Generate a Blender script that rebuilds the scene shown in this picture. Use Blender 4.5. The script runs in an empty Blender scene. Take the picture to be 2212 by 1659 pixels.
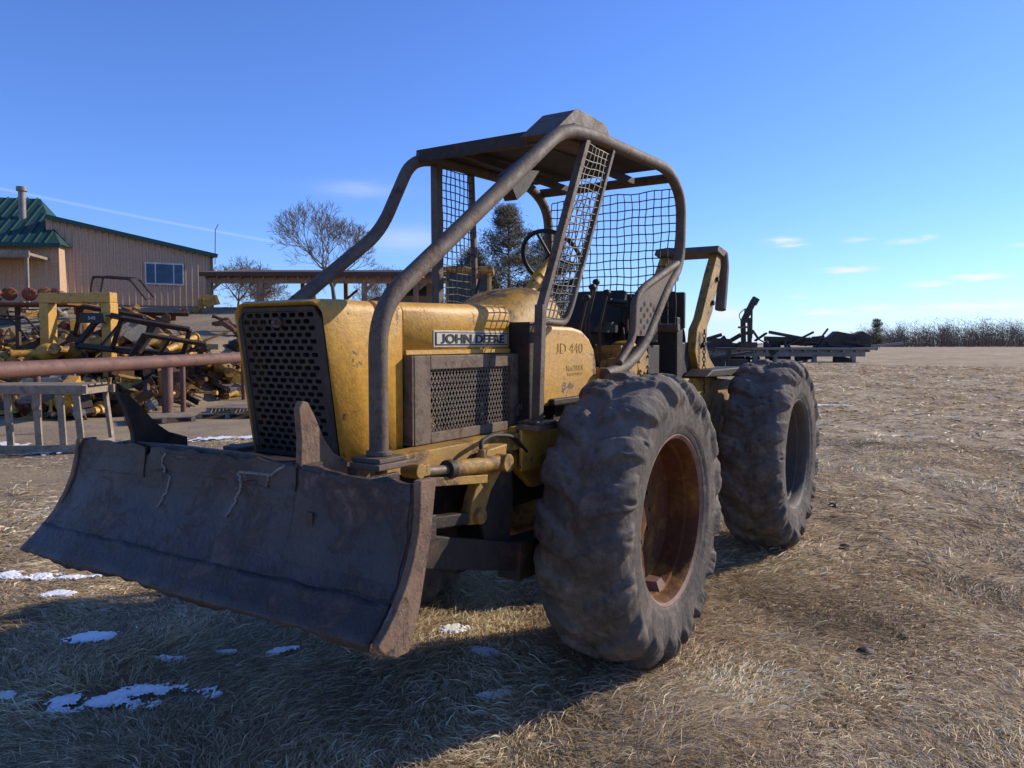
import bpy, math, random, bmesh
import numpy as np
from mathutils import Vector, Matrix, noise
random.seed(7); rng=np.random.default_rng(11)
S=bpy.context.scene; COL=S.collection
R_=math.radians
CX,CY,CZ=3.56,2.39,1.62
FX,FY=math.cos(R_(212.5)),math.sin(R_(212.5))
RX,RY=FY,-FX   # horizontal direction at right angles to the yard axis
def B(D,L): return (CX+D*FX+L*RX, CY+D*FY+L*RY)
BROT=math.atan2(RY,RX)

# ------------------------------------------------------------------ materials
def nt(m):
    m.use_nodes=True; t=m.node_tree
    for n in list(t.nodes): t.nodes.remove(n)
    o=t.nodes.new("ShaderNodeOutputMaterial"); b=t.nodes.new("ShaderNodeBsdfPrincipled")
    t.links.new(b.outputs[0],o.inputs[0]); return t,b,o
def ramp(t,src,stops):
    r=t.nodes.new("ShaderNodeValToRGB"); e=r.color_ramp.elements
    while len(e)<len(stops): e.new(0.5)
    for i,(p,c) in enumerate(stops):
        e[i].position=p; e[i].color=(c[0],c[1],c[2],1) if hasattr(c,'__len__') else (c,c,c,1)
    t.links.new(src,r.inputs[0]); return r.outputs[0]
def nz(t,vec,scale,detail=6,rough=.6,dist=0):
    n=t.nodes.new("ShaderNodeTexNoise"); n.inputs["Scale"].default_value=scale
    n.inputs["Detail"].default_value=detail; n.inputs["Roughness"].default_value=rough
    n.inputs["Distortion"].default_value=dist
    t.links.new(vec,n.inputs["Vector"]); return n.outputs["Fac"]
def mixc(t,fac,a,b,mode='MIX'):
    m=t.nodes.new("ShaderNodeMix"); m.data_type='RGBA'; m.blend_type=mode
    if isinstance(fac,(int,float)): m.inputs[0].default_value=fac
    else: t.links.new(fac,m.inputs[0])
    for i,v in ((6,a),(7,b)):
        if isinstance(v,tuple): m.inputs[i].default_value=(v[0],v[1],v[2],1)
        else: t.links.new(v,m.inputs[i])
    return m.outputs[2]
def worn(name,base,base2,rust,thr=.6,scale=6,rough=.6,metal=0.0,bump=.25,bscale=60,edge=.03,stretch=None,dust=None,rust2=None,scratch=None,spec=.5):
    m=bpy.data.materials.new(name); t,b,o=nt(m)
    tc=t.nodes.new("ShaderNodeTexCoord"); v=tc.outputs["Object"]
    if stretch:
        mp=t.nodes.new("ShaderNodeMapping"); mp.inputs["Scale"].default_value=stretch
        t.links.new(v,mp.inputs[0]); v=mp.outputs[0]
    n1=nz(t,v,scale*.6,4,.55); c=mixc(t,ramp(t,n1,[(.35,0),(.68,1)]),base,base2)
    n2=nz(t,v,scale,10,.72,.3)
    rc=rust
    if rust2:
        rc=mixc(t,ramp(t,nz(t,v,scale*3,5,.6),[(.4,0),(.6,1)]),rust,rust2)
    f=ramp(t,n2,[(thr-edge,0),(thr+edge,1)])
    if scratch:
        mp=t.nodes.new("ShaderNodeMapping"); mp.inputs["Scale"].default_value=scratch; mp.inputs["Rotation"].default_value=(.1,.25,.1)
        t.links.new(tc.outputs["Object"],mp.inputs[0])
        f2=ramp(t,nz(t,mp.outputs[0],9,9,.75),[(.63,0),(.66,1)])
        mm=t.nodes.new("ShaderNodeMath"); mm.operation='MAXIMUM'; t.links.new(f,mm.inputs[0]); t.links.new(f2,mm.inputs[1]); f=mm.outputs[0]
    c=mixc(t,f,c,rc)
    n3=nz(t,v,bscale*.45,5,.65); c=mixc(t,ramp(t,n3,[(.3,.55),(.6,0)]),c,tuple(q*.45 for q in base),'MIX')
    if dust:
        g=t.nodes.new("ShaderNodeNewGeometry"); s=t.nodes.new("ShaderNodeSeparateXYZ")
        t.links.new(g.outputs["Normal"],s.inputs[0])
        c=mixc(t,ramp(t,s.outputs[2],[(.3,0),(1,.55)]),c,dust)
    t.links.new(c,b.inputs["Base Color"])
    b.inputs["Metallic"].default_value=metal; b.inputs["Specular IOR Level"].default_value=spec
    rr=t.nodes.new("ShaderNodeMapRange"); rr.inputs["To Min"].default_value=max(.1,rough-.15); rr.inputs["To Max"].default_value=min(1,rough+.25)
    t.links.new(n2,rr.inputs[0]); t.links.new(rr.outputs[0],b.inputs["Roughness"])
    bp=t.nodes.new("ShaderNodeBump"); bp.inputs["Strength"].default_value=bump; bp.inputs["Distance"].default_value=.01
    ad=t.nodes.new("ShaderNodeMath"); ad.operation='SUBTRACT'
    t.links.new(nz(t,v,bscale,6,.7),ad.inputs[0])
    t.links.new(f,ad.inputs[1])
    t.links.new(ad.outputs[0],bp.inputs["Height"]); t.links.new(bp.outputs[0],b.inputs["Normal"])
    return m
def plain(name,col,rough=.7,metal=0,bump=0,var=.25,bscale=30):
    return worn(name,col,tuple(q*(1-var) for q in col),tuple(q*(1-2*var) for q in col),.62,5,rough,metal,bump,bscale,.1,spec=.35)

YEL =worn("worn yellow paint",(.66,.35,.048),(.54,.275,.036),(.085,.05,.035),.595,8,.42,0,.3,75,.012,rust2=(.22,.095,.035),scratch=(.5,1.2,2.2))
YEL2=worn("dirty yellow paint",(.50,.275,.04),(.32,.17,.03),(.055,.035,.022),.55,6,.55,0,.35,60,.05,rust2=(.15,.06,.02))
CAGE=worn("weathered brown grey pipe",(.155,.115,.080),(.105,.078,.054),(.060,.036,.022),.56,9,.6,0,.3,80,.06,rust2=(.22,.095,.042),spec=.35)
DARK=worn("dark greasy steel",(.046,.034,.025),(.028,.022,.018),(.11,.055,.028),.60,8,.6,.0,.3,60,.08,spec=.3)
BLADE=worn("scuffed dark blade steel",(.072,.044,.031),(.038,.026,.021),(.15,.088,.055),.575,5,.40,0,.6,38,.05,rust2=(.095,.06,.046),scratch=(1.2,.22,2.0),spec=.42)
BEDGE=worn("rusty brown edge steel",(.25,.150,.092),(.17,.10,.062),(.085,.05,.032),.55,10,.7,.0,.6,50,.05,rust2=(.34,.25,.19),spec=.3)
RUST=worn("orange rust",(.22,.085,.032),(.14,.055,.024),(.30,.14,.035),.58,7,.8,0,.4,60,.08)
RUSTD=worn("dark rust",(.12,.060,.034),(.07,.042,.028),(.18,.085,.032),.6,7,.75,.0,.4,60,.08)
RIMG=worn("grey rim paint",(.125,.105,.082),(.075,.062,.05),(.16,.08,.04),.6,6,.65,.05,.3,60,.08)
RIMY=worn("yellow and rust rim",(.15,.055,.022),(.095,.038,.018),(.38,.19,.035),.56,4.5,.8,0,.5,60,.08,rust2=(.21,.08,.026),spec=.2)
RIML=plain("rusty pink brown rim lip",(.30,.16,.11),.6,0,.3,.25,60)
RUB =worn("dusty tyre rubber",(.125,.104,.083),(.070,.060,.050),(.24,.195,.15),.56,6,.85,0,.5,70,.12,dust=(.28,.225,.17),spec=.22)
SCRN=worn("grey brown screen frame",(.205,.145,.095),(.15,.105,.07),(.10,.055,.035),.58,9,.65,.0,.35,70,.06,spec=.3)
WIRE=plain("dark wire",(.05,.042,.034),.5,.3)
GRL =worn("grille plate",(.062,.043,.031),(.037,.029,.023),(.13,.068,.038),.6,9,.55,.1,.25,60,.08,spec=.3)
BLK =plain("black vinyl",(.018,.017,.016),.55,0,.1)
HOSE=plain("black hose",(.022,.021,.02),.6)
RADI=plain("radiator black",(.008,.008,.008),.8)
WHT =plain("badge white",(.58,.52,.42),.5,.1,.05,.3)
INK =plain("badge black",(.02,.02,.02),.5)
INKG=worn("faded stencil letters",(.31,.20,.05),(.44,.25,.042),(.62,.33,.042),.48,30,.6,0,0,60,.06)
TAN =plain("tan metal siding",(.60,.40,.255),.5,0,0,.05)
TAND=plain("brown trim",(.18,.11,.07),.6)
GRN =plain("green metal roof",(.022,.070,.055),.55,0,0,.03)
WOOD=worn("grey weathered wood",(.36,.28,.19),(.24,.185,.125),(.12,.09,.06),.6,5,.85,0,.4,40,.1)
LUMB=worn("raw lumber",(.46,.25,.13),(.32,.18,.09),(.14,.09,.05),.6,5,.85,0,.3,40,.1)
GLS =plain("window glass",(.05,.09,.15),.08,.3)
GLSD=plain("dark cab glass",(.03,.035,.035),.2,.0)
WFR =plain("white window frame",(.75,.72,.66),.5)
ORG =worn("orange red paint",(.34,.10,.045),(.22,.075,.035),(.10,.045,.03),.55,6,.6,0,.3,50,.05)
SILV=worn("galvanised grey",(.30,.275,.24),(.20,.185,.16),(.14,.09,.06),.62,6,.55,.15,.2,50,.08)
MESH=worn("bare mesh steel",(.25,.20,.145),(.16,.13,.095),(.14,.08,.05),.6,6,.5,.2,.2,50,.08)
CHR =worn("greasy cylinder rod",(.20,.15,.10),(.12,.09,.06),(.06,.04,.03),.6,9,.5,.1,.2,60,.08,spec=.3)
PIPE=worn("brown red pipe",(.20,.092,.06),(.135,.064,.045),(.08,.048,.035),.6,4,.65,.05,.3,40,.08)
BARK=plain("bark",(.15,.115,.085),.9,0,.4)
TWIG=plain("grey twigs",(.19,.145,.11),.9)
WOODM=plain("winter twig mass",(.165,.122,.098),.95,0,0,.3)
NEED=plain("brownish pine needles",(.17,.140,.075),.85,0,0,.4)
JUNKD=plain("dark weathered steel",(.06,.05,.04),.6,.05,.2)

# ------------------------------------------------------------------ mesh builder
class MB:
    def __init__(s): s.v=[];s.f=[];s.m=[];s.sm=[]
    def add(s,vs,fs,mi=0,smooth=False):
        o=len(s.v); s.v.extend([tuple(q) for q in vs])
        for f in fs: s.f.append(tuple(i+o for i in f)); s.m.append(mi); s.sm.append(smooth)
        return s
    def box(s,lo,hi,mi=0,rot=None,piv=None):
        x0,y0,z0=lo;x1,y1,z1=hi
        vs=[Vector(p) for p in [(x0,y0,z0),(x1,y0,z0),(x1,y1,z0),(x0,y1,z0),(x0,y0,z1),(x1,y0,z1),(x1,y1,z1),(x0,y1,z1)]]
        if rot is not None:
            pv=Vector(piv) if piv else (Vector(lo)+Vector(hi))/2
            vs=[rot@(q-pv)+pv for q in vs]
        return s.add(vs,[(3,2,1,0),(4,5,6,7),(0,1,5,4),(1,2,6,5),(2,3,7,6),(3,0,4,7)],mi)
    def beam(s,p0,p1,w,h,mi=0,up=(0,0,1)):
        p0=Vector(p0);p1=Vector(p1);d=(p1-p0).normalized();u=Vector(up)
        if abs(d.dot(u))>.98: u=Vector((1,0,0))
        a=d.cross(u).normalized()*w/2; b=a.cross(d).normalized()*h/2
        vs=[p0-a-b,p0+a-b,p0+a+b,p0-a+b,p1-a-b,p1+a-b,p1+a+b,p1-a+b]
        return s.add(vs,[(0,1,2,3),(7,6,5,4),(0,4,5,1),(1,5,6,2),(2,6,7,3),(3,7,4,0)],mi)
    def prism(s,poly,axis,lo,hi,mi=0):
        n=len(poly);vs=[]
        for k in (lo,hi):
            for (a,b) in poly:
                vs.append({'y':(a,k,b),'x':(k,a,b),'z':(a,b,k)}[axis])
        fs=[tuple(range(n)),tuple(range(2*n-1,n-1,-1))]+[(i,i+n,(i+1)%n+n,(i+1)%n) for i in range(n)]
        return s.add(vs,fs,mi)
    def tube(s,path,r,seg=10,mi=0,fil=0,cap=True,r2=None,smooth=True):
        P=[Vector(p) for p in path]
        if fil>0 and len(P)>2:
            Q=[P[0]]
            for i in range(1,len(P)-1):
                a,b,c=P[i-1],P[i],P[i+1]
                da=(a-b);dc=(c-b);k=min(fil,da.length*.48,dc.length*.48)
                s0=b+da.normalized()*k; s1=b+dc.normalized()*k
                for j in range(7):
                    u=j/6; Q.append(s0*(1-u)**2+b*2*u*(1-u)+s1*u*u)
            Q.append(P[-1]); P=Q
        P=[p for i,p in enumerate(P) if i==0 or (p-P[i-1]).length>1e-5]
        n=len(P); ref=None; vs=[]
        for i in range(n):
            d=(P[min(i+1,n-1)]-P[max(i-1,0)]).normalized()
            if ref is None:
                ref=d.orthogonal().normalized()
            ref=(ref-d*ref.dot(d)).normalized(); bn=d.cross(ref)
            rr=r if r2 is None else r+(r2-r)*i/(n-1)
            for j in range(seg):
                an=2*math.pi*(j+.5)/seg
                vs.append(P[i]+(ref*math.cos(an)+bn*math.sin(an))*rr)
        fs=[(i*seg+j,i*seg+(j+1)%seg,(i+1)*seg+(j+1)%seg,(i+1)*seg+j) for i in range(n-1) for j in range(seg)]
        o=len(s.v); s.add(vs,fs,mi,smooth)
        if cap:
            s.f.append(tuple(o+k for k in range(seg-1,-1,-1))); s.m.append(mi); s.sm.append(False)
            s.f.append(tuple(o+(n-1)*seg+k for k in range(seg))); s.m.append(mi); s.sm.append(False)
        return s
    def cyl(s,p0,p1,r,seg=16,mi=0): return s.tube([p0,p1],r,seg,mi)
    def lathe(s,prof,c=(0,0,0),axis='y',seg=32,mi=0,smooth=True,close=False):
        vs=[];n=len(prof)
        for j in range(seg):
            a=2*math.pi*j/seg;ca,sa=math.cos(a),math.sin(a)
            for (t,r) in prof:
                vs.append({'y':(c[0]+r*ca,c[1]+t,c[2]+r*sa),'x':(c[0]+t,c[1]+r*ca,c[2]+r*sa),'z':(c[0]+r*ca,c[1]+r*sa,c[2]+t)}[axis])
        fs=[(j*n+i,j*n+i+1,((j+1)%seg)*n+i+1,((j+1)%seg)*n+i) for j in range(seg) for i in range(n-1)]
        return s.add(vs,fs,mi,smooth)
    def obj(s,name,mats,parent=None,bevel=0,loc=None,rotz=0,solid=0,fixn=True):
        me=bpy.data.meshes.new(name); me.from_pydata(s.v,[],s.f)
        me.polygons.foreach_set("material_index",s.m); me.polygons.foreach_set("use_smooth",s.sm)
        if fixn:
            bm=bmesh.new(); bm.from_mesh(me); bmesh.ops.recalc_face_normals(bm,faces=bm.faces)
            bm.to_mesh(me); bm.free()
        if any(s.sm) and fixn:
            try: me.set_sharp_from_angle(angle=R_(42))
            except Exception: pass
        for m in (mats if isinstance(mats,(list,tuple)) else [mats]): me.materials.append(m)
        o=bpy.data.objects.new(name,me); COL.objects.link(o)
        if parent: o.parent=parent
        if loc: o.location=loc
        if rotz: o.rotation_euler=(0,0,rotz)
        if solid:
            q=o.modifiers.new("solid",'SOLIDIFY'); q.thickness=solid; q.offset=0
        if bevel:
            q=o.modifiers.new("bevel",'BEVEL'); q.width=bevel; q.segments=2; q.limit_method='ANGLE'; q.angle_limit=R_(35)
        return o
def tag(o,label,cat,group=None):
    o["label"]=label;o["category"]=cat
    if group:o["group"]=group
    return o
def empty(name,parent=None,loc=(0,0,0),rotz=0):
    o=bpy.data.objects.new(name,None); COL.objects.link(o); o.location=loc; o.rotation_euler=(0,0,rotz)
    o.empty_display_size=.2
    if parent:o.parent=parent
    return o
def smooth(x,a,b):
    t=np.clip((x-a)/(b-a),0,1); return t*t*(3-2*t)

# ------------------------------------------------------------------ ground
def terr(D,L):
    D=np.asarray(D,float);L=np.asarray(L,float)
    w=smooth(-L,1.0,8.0); w2=smooth(-L,7.9,9.6)
    h=1.05*smooth(D,17.6,21.0)*w2*(1-.25*smooth(D,30,38)) + 2.45*smooth(D,19,38)*w + .06*smooth(D,30,38)*w
    h=np.minimum(h,3.3)
    h=h+.45*smooth(D,18,45)*(1-w)
    h=h+.02*np.sin(D*1.7+L*.6)*np.cos(L*1.3)*smooth(D,3,6)*0.8
    h=h+.012*np.sin(D*4.1+1)*np.sin(L*3.7)
    return h
def terrw(x,y):
    dx=x-CX;dy=y-CY
    return terr(dx*FX+dy*FY, dx*RX+dy*RY)
n=300
ud=np.linspace(-1,1,n); vd=np.linspace(-1,1,n)
Dg=22*np.sinh(ud*4.2)/np.sinh(1)*.8+10; Lg=np.sinh(vd*4.4)*14
DD,LL=np.meshgrid(Dg,Lg,indexing='ij')
HH=terr(DD,LL)
XX=CX+DD*FX+LL*RX; YY=CY+DD*FY+LL*RY
co=np.stack([XX,YY,HH],-1).reshape(-1,3)
idx=np.arange(n*n).reshape(n,n)
fc=np.stack([idx[:-1,:-1],idx[:-1,1:],idx[1:,1:],idx[1:,:-1]],-1).reshape(-1,4)
me=bpy.data.meshes.new("ground"); me.from_pydata(co.tolist(),[],fc.tolist())
me.polygons.foreach_set("use_smooth",[True]*len(me.polygons)); me.update()
if me.polygons[0].normal.z<0: me.flip_normals()
ground=bpy.data.objects.new("ground",me); COL.objects.link(ground); ground["kind"]="structure"
m=bpy.data.materials.new("dry field"); t,b,o=nt(m)
tc=t.nodes.new("ShaderNodeTexCoord"); v=tc.outputs["Object"]
c1=mixc(t,ramp(t,nz(t,v,38,8,.75),[(.35,0),(.62,1)]),(.16,.112,.064),(.58,.44,.26))
c2=mixc(t,ramp(t,nz(t,v,.55,6,.65),[(.42,0),(.6,1)]),c1,mixc(t,ramp(t,nz(t,v,70,6,.7),[(.35,0),(.6,1)]),(.28,.205,.12),(.74,.58,.37)))
c3=mixc(t,ramp(t,nz(t,v,1.7,5,.6),[(.52,0),(.68,.5)]),c2,(.16,.125,.055))
c3=mixc(t,ramp(t,nz(t,v,.12,5,.6),[(.45,0),(.6,.35)]),c3,(.32,.22,.12))
sx=t.nodes.new("ShaderNodeVectorMath"); sx.operation='SUBTRACT'; sx.inputs[1].default_value=(CX,CY,0); t.links.new(v,sx.inputs[0])
dr=t.nodes.new("ShaderNodeVectorMath"); dr.operation='DOT_PRODUCT'; dr.inputs[1].default_value=(RX,RY,0); t.links.new(sx.outputs[0],dr.inputs[0])
df=t.nodes.new("ShaderNodeVectorMath"); df.operation='DOT_PRODUCT'; df.inputs[1].default_value=(FX,FY,0); t.links.new(sx.outputs[0],df.inputs[0])
def mth(op,a,bb=None,clamp=False):
    q=t.nodes.new("ShaderNodeMath"); q.operation=op; q.use_clamp=clamp
    for i,k in enumerate((a,bb)):
        if k is None: continue
        if isinstance(k,(int,float)): q.inputs[i].default_value=k
        else: t.links.new(k,q.inputs[i])
    return q.outputs[0]
wob_=mth('MULTIPLY',nz(t,v,.5,4,.6),4.0)
l1=mth('ADD',dr.outputs["Value"],wob_)
mr=t.nodes.new("ShaderNodeMapRange"); mr.interpolation_type='SMOOTHSTEP'; mr.inputs["From Min"].default_value=1.5; mr.inputs["From Max"].default_value=-2.0
t.links.new(l1,mr.inputs[0])
mr2=t.nodes.new("ShaderNodeMapRange"); mr2.interpolation_type='SMOOTHSTEP'; mr2.inputs["From Min"].default_value=6.0; mr2.inputs["From Max"].default_value=8.5
t.links.new(df.outputs["Value"],mr2.inputs[0])
dmask=mth('MULTIPLY',mr.outputs[0],mr2.outputs[0])
dirt=mixc(t,ramp(t,nz(t,v,22,8,.7),[(.35,0),(.65,1)]),(.17,.125,.082),(.42,.32,.215))
dirt=mixc(t,ramp(t,nz(t,v,.7,6,.65),[(.45,0),(.56,.7)]),dirt,mixc(t,ramp(t,nz(t,v,60,6,.7),[(.4,0),(.6,1)]),(.25,.18,.09),(.55,.42,.25)))
c4=mixc(t,dmask,c3,dirt)
t.links.new(c4,b.inputs["Base Color"]); b.inputs["Roughness"].default_value=.95
b.inputs["Specular IOR Level"].default_value=.1
bp=t.nodes.new("ShaderNodeBump"); bp.inputs["Strength"].default_value=.8; bp.inputs["Distance"].default_value=.04
t.links.new(nz(t,v,26,8,.75),bp.inputs["Height"]); t.links.new(bp.outputs[0],b.inputs["Normal"])
me.materials.append(m)

# ------------------------------------------------------------------ grass blades
def value_noise(x,y,s,seed=0):
    r=np.random.default_rng(seed); g=r.random((256,256))
    xs=x*s; ys=y*s; xi=np.floor(xs).astype(int); yi=np.floor(ys).astype(int); fx=xs-xi; fy=ys-yi
    fx=fx*fx*(3-2*fx); fy=fy*fy*(3-2*fy)
    a=g[xi%256,yi%256];b_=g[(xi+1)%256,yi%256];c=g[xi%256,(yi+1)%256];d=g[(xi+1)%256,(yi+1)%256]
    return (a*(1-fx)+b_*fx)*(1-fy)+(c*(1-fx)+d*fx)*fy
SNOW=[(1.67,-.925,.36,.12,10),(1.33,-1.68,.17,.10,30),(.95,-3.2,.35,.10,0),(.75,-2.9,.2,.05,20),(1.05,-2.6,.12,.08,0),(1.9,-1.35,.12,.05,0),(.72,.49,.10,.05,10),
      (.19,-.14,.12,.09,30),(.36,.2,.08,.05,0),(1.30,-1.15,.10,.04,0),(.9,-.75,.11,.05,20),(1.05,-.95,.06,.04,0),(2.35,.95,.03,.02,0),(-2.2,-10.2,1.6,.35,-30),(-4.6,-8.6,1.0,.25,20),(-17,-1.5,1.1,.35,0),(1.45,-.62,.08,.05,0),(-3,-4.5,.3,.12,10)]
def snowmask(x,y):
    m=np.zeros_like(x)
    for (sx_,sy_,a,b_,r) in SNOW:
        rr=R_(r)+BROT; dx=x-sx_;dy=y-sy_
        u=dx*math.cos(rr)+dy*math.sin(rr); w=-dx*math.sin(rr)+dy*math.cos(rr)
        m=np.maximum(m,np.exp(-((u/a)**2+(w/b_)**2)))
    return m
def grass(name,Nn,D0,D1,A0,A1,lmin,lmax,wid,lift,seed):
    r=np.random.default_rng(seed)
    D=np.sqrt(r.random(Nn)*(D1**2-D0**2)+D0**2); an=r.uniform(R_(A0),R_(A1),Nn)
    L=D*np.sin(an); D=D*np.cos(an)
    x=CX+D*FX+L*RX; y=CY+D*FY+L*RY
    dirtm=smooth(-(L+4*value_noise(x,y,.5,3)),-1.5,2.0)*smooth(D,6.5,9)
    dens=value_noise(x,y,1.1,5)*.5+value_noise(x,y,3.5,6)*.5
    keep=(r.random(Nn)<(.38+1.0*dens)*(1-(.70+.25*(value_noise(x,y,.9,40)<.5))*dirtm))&(snowmask(x,y)<.45)
    x=x[keep];y=y[keep];D=D[keep];L=L[keep];k=len(x)
    z=terr(D,L)
    base=value_noise(x,y,.8,8)*2*math.pi*1.3+value_noise(x,y,4,9)*1.8
    az=base+r.normal(0,.7,k)
    tall=value_noise(x,y,1.6,12)**1.5
    el=np.abs(r.normal(.0,.20,k))*(.35+1.3*tall)*lift+.02
    ln=r.uniform(lmin,lmax,k)*(.6+.8*tall); w=wid*r.uniform(.5,1.4,k)
    dx=np.cos(az);dy=np.sin(az)
    px=-dy*w;py=dx*w
    z0=z+r.uniform(0,.022,k)+.015*tall
    mx=x+dx*ln*.5*np.cos(el); my=y+dy*ln*.5*np.cos(el); mz=z0+ln*.5*np.sin(el)+.005
    cv=r.normal(0,.13,k)*ln
    ex=x+dx*ln*np.cos(el)-dy*cv; ey=y+dy*ln*np.cos(el)+dx*cv; ez=z0+ln*.7*np.sin(el*.6)+.003
    tw=r.normal(0,.5,k)*w
    V=np.stack([np.stack([x-px,y-py,z0-tw],-1),np.stack([x+px,y+py,z0+tw],-1),
                np.stack([mx+px*.8,my+py*.8,mz+tw],-1),np.stack([mx-px*.8,my-py*.8,mz-tw],-1),
                np.stack([ex,ey,ez],-1)],1).reshape(-1,3)
    i0=np.arange(k)*5
    tris=np.stack([i0,i0+1,i0+2, i0,i0+2,i0+3, i0+3,i0+2,i0+4],-1).reshape(-1)
    me=bpy.data.meshes.new(name)
    me.vertices.add(k*5); me.vertices.foreach_set("co",V.astype(np.float32).ravel())
    me.loops.add(k*9); me.loops.foreach_set("vertex_index",tris.astype(np.int32))
    me.polygons.add(k*3); me.polygons.foreach_set("loop_start",(np.arange(k*3)*3).astype(np.int32)); 
    me.update(calc_edges=True)
    pal=np.array([[.76,.58,.36],[.64,.47,.27],[.44,.31,.17],[.86,.73,.51],[.27,.215,.08],[.22,.15,.08]])
    patch=value_noise(x,y,.6,15); fine=value_noise(x,y,2.6,16)
    u=r.random(k)
    pr=np.stack([.28+.25*patch,np.full(k,.25),.22-.1*patch,.06+.8*np.clip(patch-.40,0,1)*(fine>.35)*2,.11*(1-patch)+.11*(fine>.7),np.full(k,.13)],-1); pr/=pr.sum(1,keepdims=True)
    ci=(u[:,None]>np.cumsum(pr,1)).sum(1).clip(0,5)
    cl=value_noise(x*.8+y*.6,(y*.8-x*.6)*2.2,1.3,31)
    cc=pal[ci]*r.uniform(.78,1.2,(k,1))*(.62+.66*cl)[:,None]
    cc=np.minimum(cc,.86)
    col=np.ones((k,5,4),np.float32); col[:,:,:3]=cc[:,None,:]
    at=me.color_attributes.new("tint",'FLOAT_COLOR','POINT'); at.data.foreach_set("color",col.ravel())
    me.materials.append(GR)
    o=bpy.data.objects.new(name,me); COL.objects.link(o); o["kind"]="stuff"
    return o
GR=bpy.data.materials.new("dry grass"); t,b,o=nt(GR)
va=t.nodes.new("ShaderNodeVertexColor"); va.layer_name="tint"
t.links.new(va.outputs[0],b.inputs["Base Color"]); b.inputs["Roughness"].default_value=.6; b.inputs["Specular IOR Level"].default_value=.18
tr=t.nodes.new("ShaderNodeBsdfTranslucent"); t.links.new(va.outputs[0],tr.inputs[0])
mx=t.nodes.new("ShaderNodeMixShader"); mx.inputs[0].default_value=.3
t.links.new(b.outputs[0],mx.inputs[1]); t.links.new(tr.outputs[0],mx.inputs[2]); t.links.new(mx.outputs[0],o.inputs[0])
grass("dry_grass",210000,1.3,6.0,-44,44,.05,.15,.0016,.95,21)
grass("dry_grass",120000,5.5,14,-42,42,.07,.20,.0034,.85,22)
grass("dry_grass",50000,13,45,-12,42,.15,.36,.011,.6,23)

# snow patches
SN=bpy.data.materials.new("old snow"); t,b,o=nt(SN)
b.inputs["Base Color"].default_value=(.90,.89,.87,1); b.inputs["Roughness"].default_value=.6
tc=t.nodes.new("ShaderNodeTexCoord"); bp=t.nodes.new("ShaderNodeBump"); bp.inputs["Strength"].default_value=.6; bp.inputs["Distance"].default_value=.02
t.links.new(nz(t,tc.outputs["Object"],30,5,.6),bp.inputs["Height"]); t.links.new(bp.outputs[0],b.inputs["Normal"])
for i,(sx_,sy_,a,b_,r) in enumerate(SNOW):
    vs=[];fs=[]
    rr=R_(r)+BROT
    st=min(.010,a/14) if a<1 else .06
    nx=int(a*1.6/st); ny=max(3,int(b_*1.6/st)); keepv={}
    for ix in range(-nx,nx+1):
        for iy in range(-ny,ny+1):
            u=ix*st;w=iy*st
            x=sx_+u*math.cos(rr)-w*math.sin(rr); y=sy_+u*math.sin(rr)+w*math.cos(rr)
            e=1-((u/a)**2+(w/b_)**2); k=noise.fractal(Vector((x*7,y*7,i)),1.0,2.0,5)
            k2=noise.noise(Vector((x*60,y*60,i)))
            hgt=e*.5+k*.8+k2*.5
            if hgt>.06:
                keepv[(ix,iy)]=len(vs); vs.append((x,y,float(terrw(x,y))+.018+min(.014,.03*hgt)))
    for (ix,iy),q in keepv.items():
        if (ix+1,iy) in keepv and (ix,iy+1) in keepv and (ix+1,iy+1) in keepv:
            fs.append((q,keepv[(ix+1,iy)],keepv[(ix+1,iy+1)],keepv[(ix,iy+1)]))
    if fs:
        mb=MB(); mb.add(vs,fs,0,True); q=mb.obj("snow_patch",SN); q["kind"]="stuff"

# ------------------------------------------------------------------ SKIDDER
SK=tag(empty("log_skidder"),"worn yellow log skidder with raised blade on dry grass","skidder")

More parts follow.
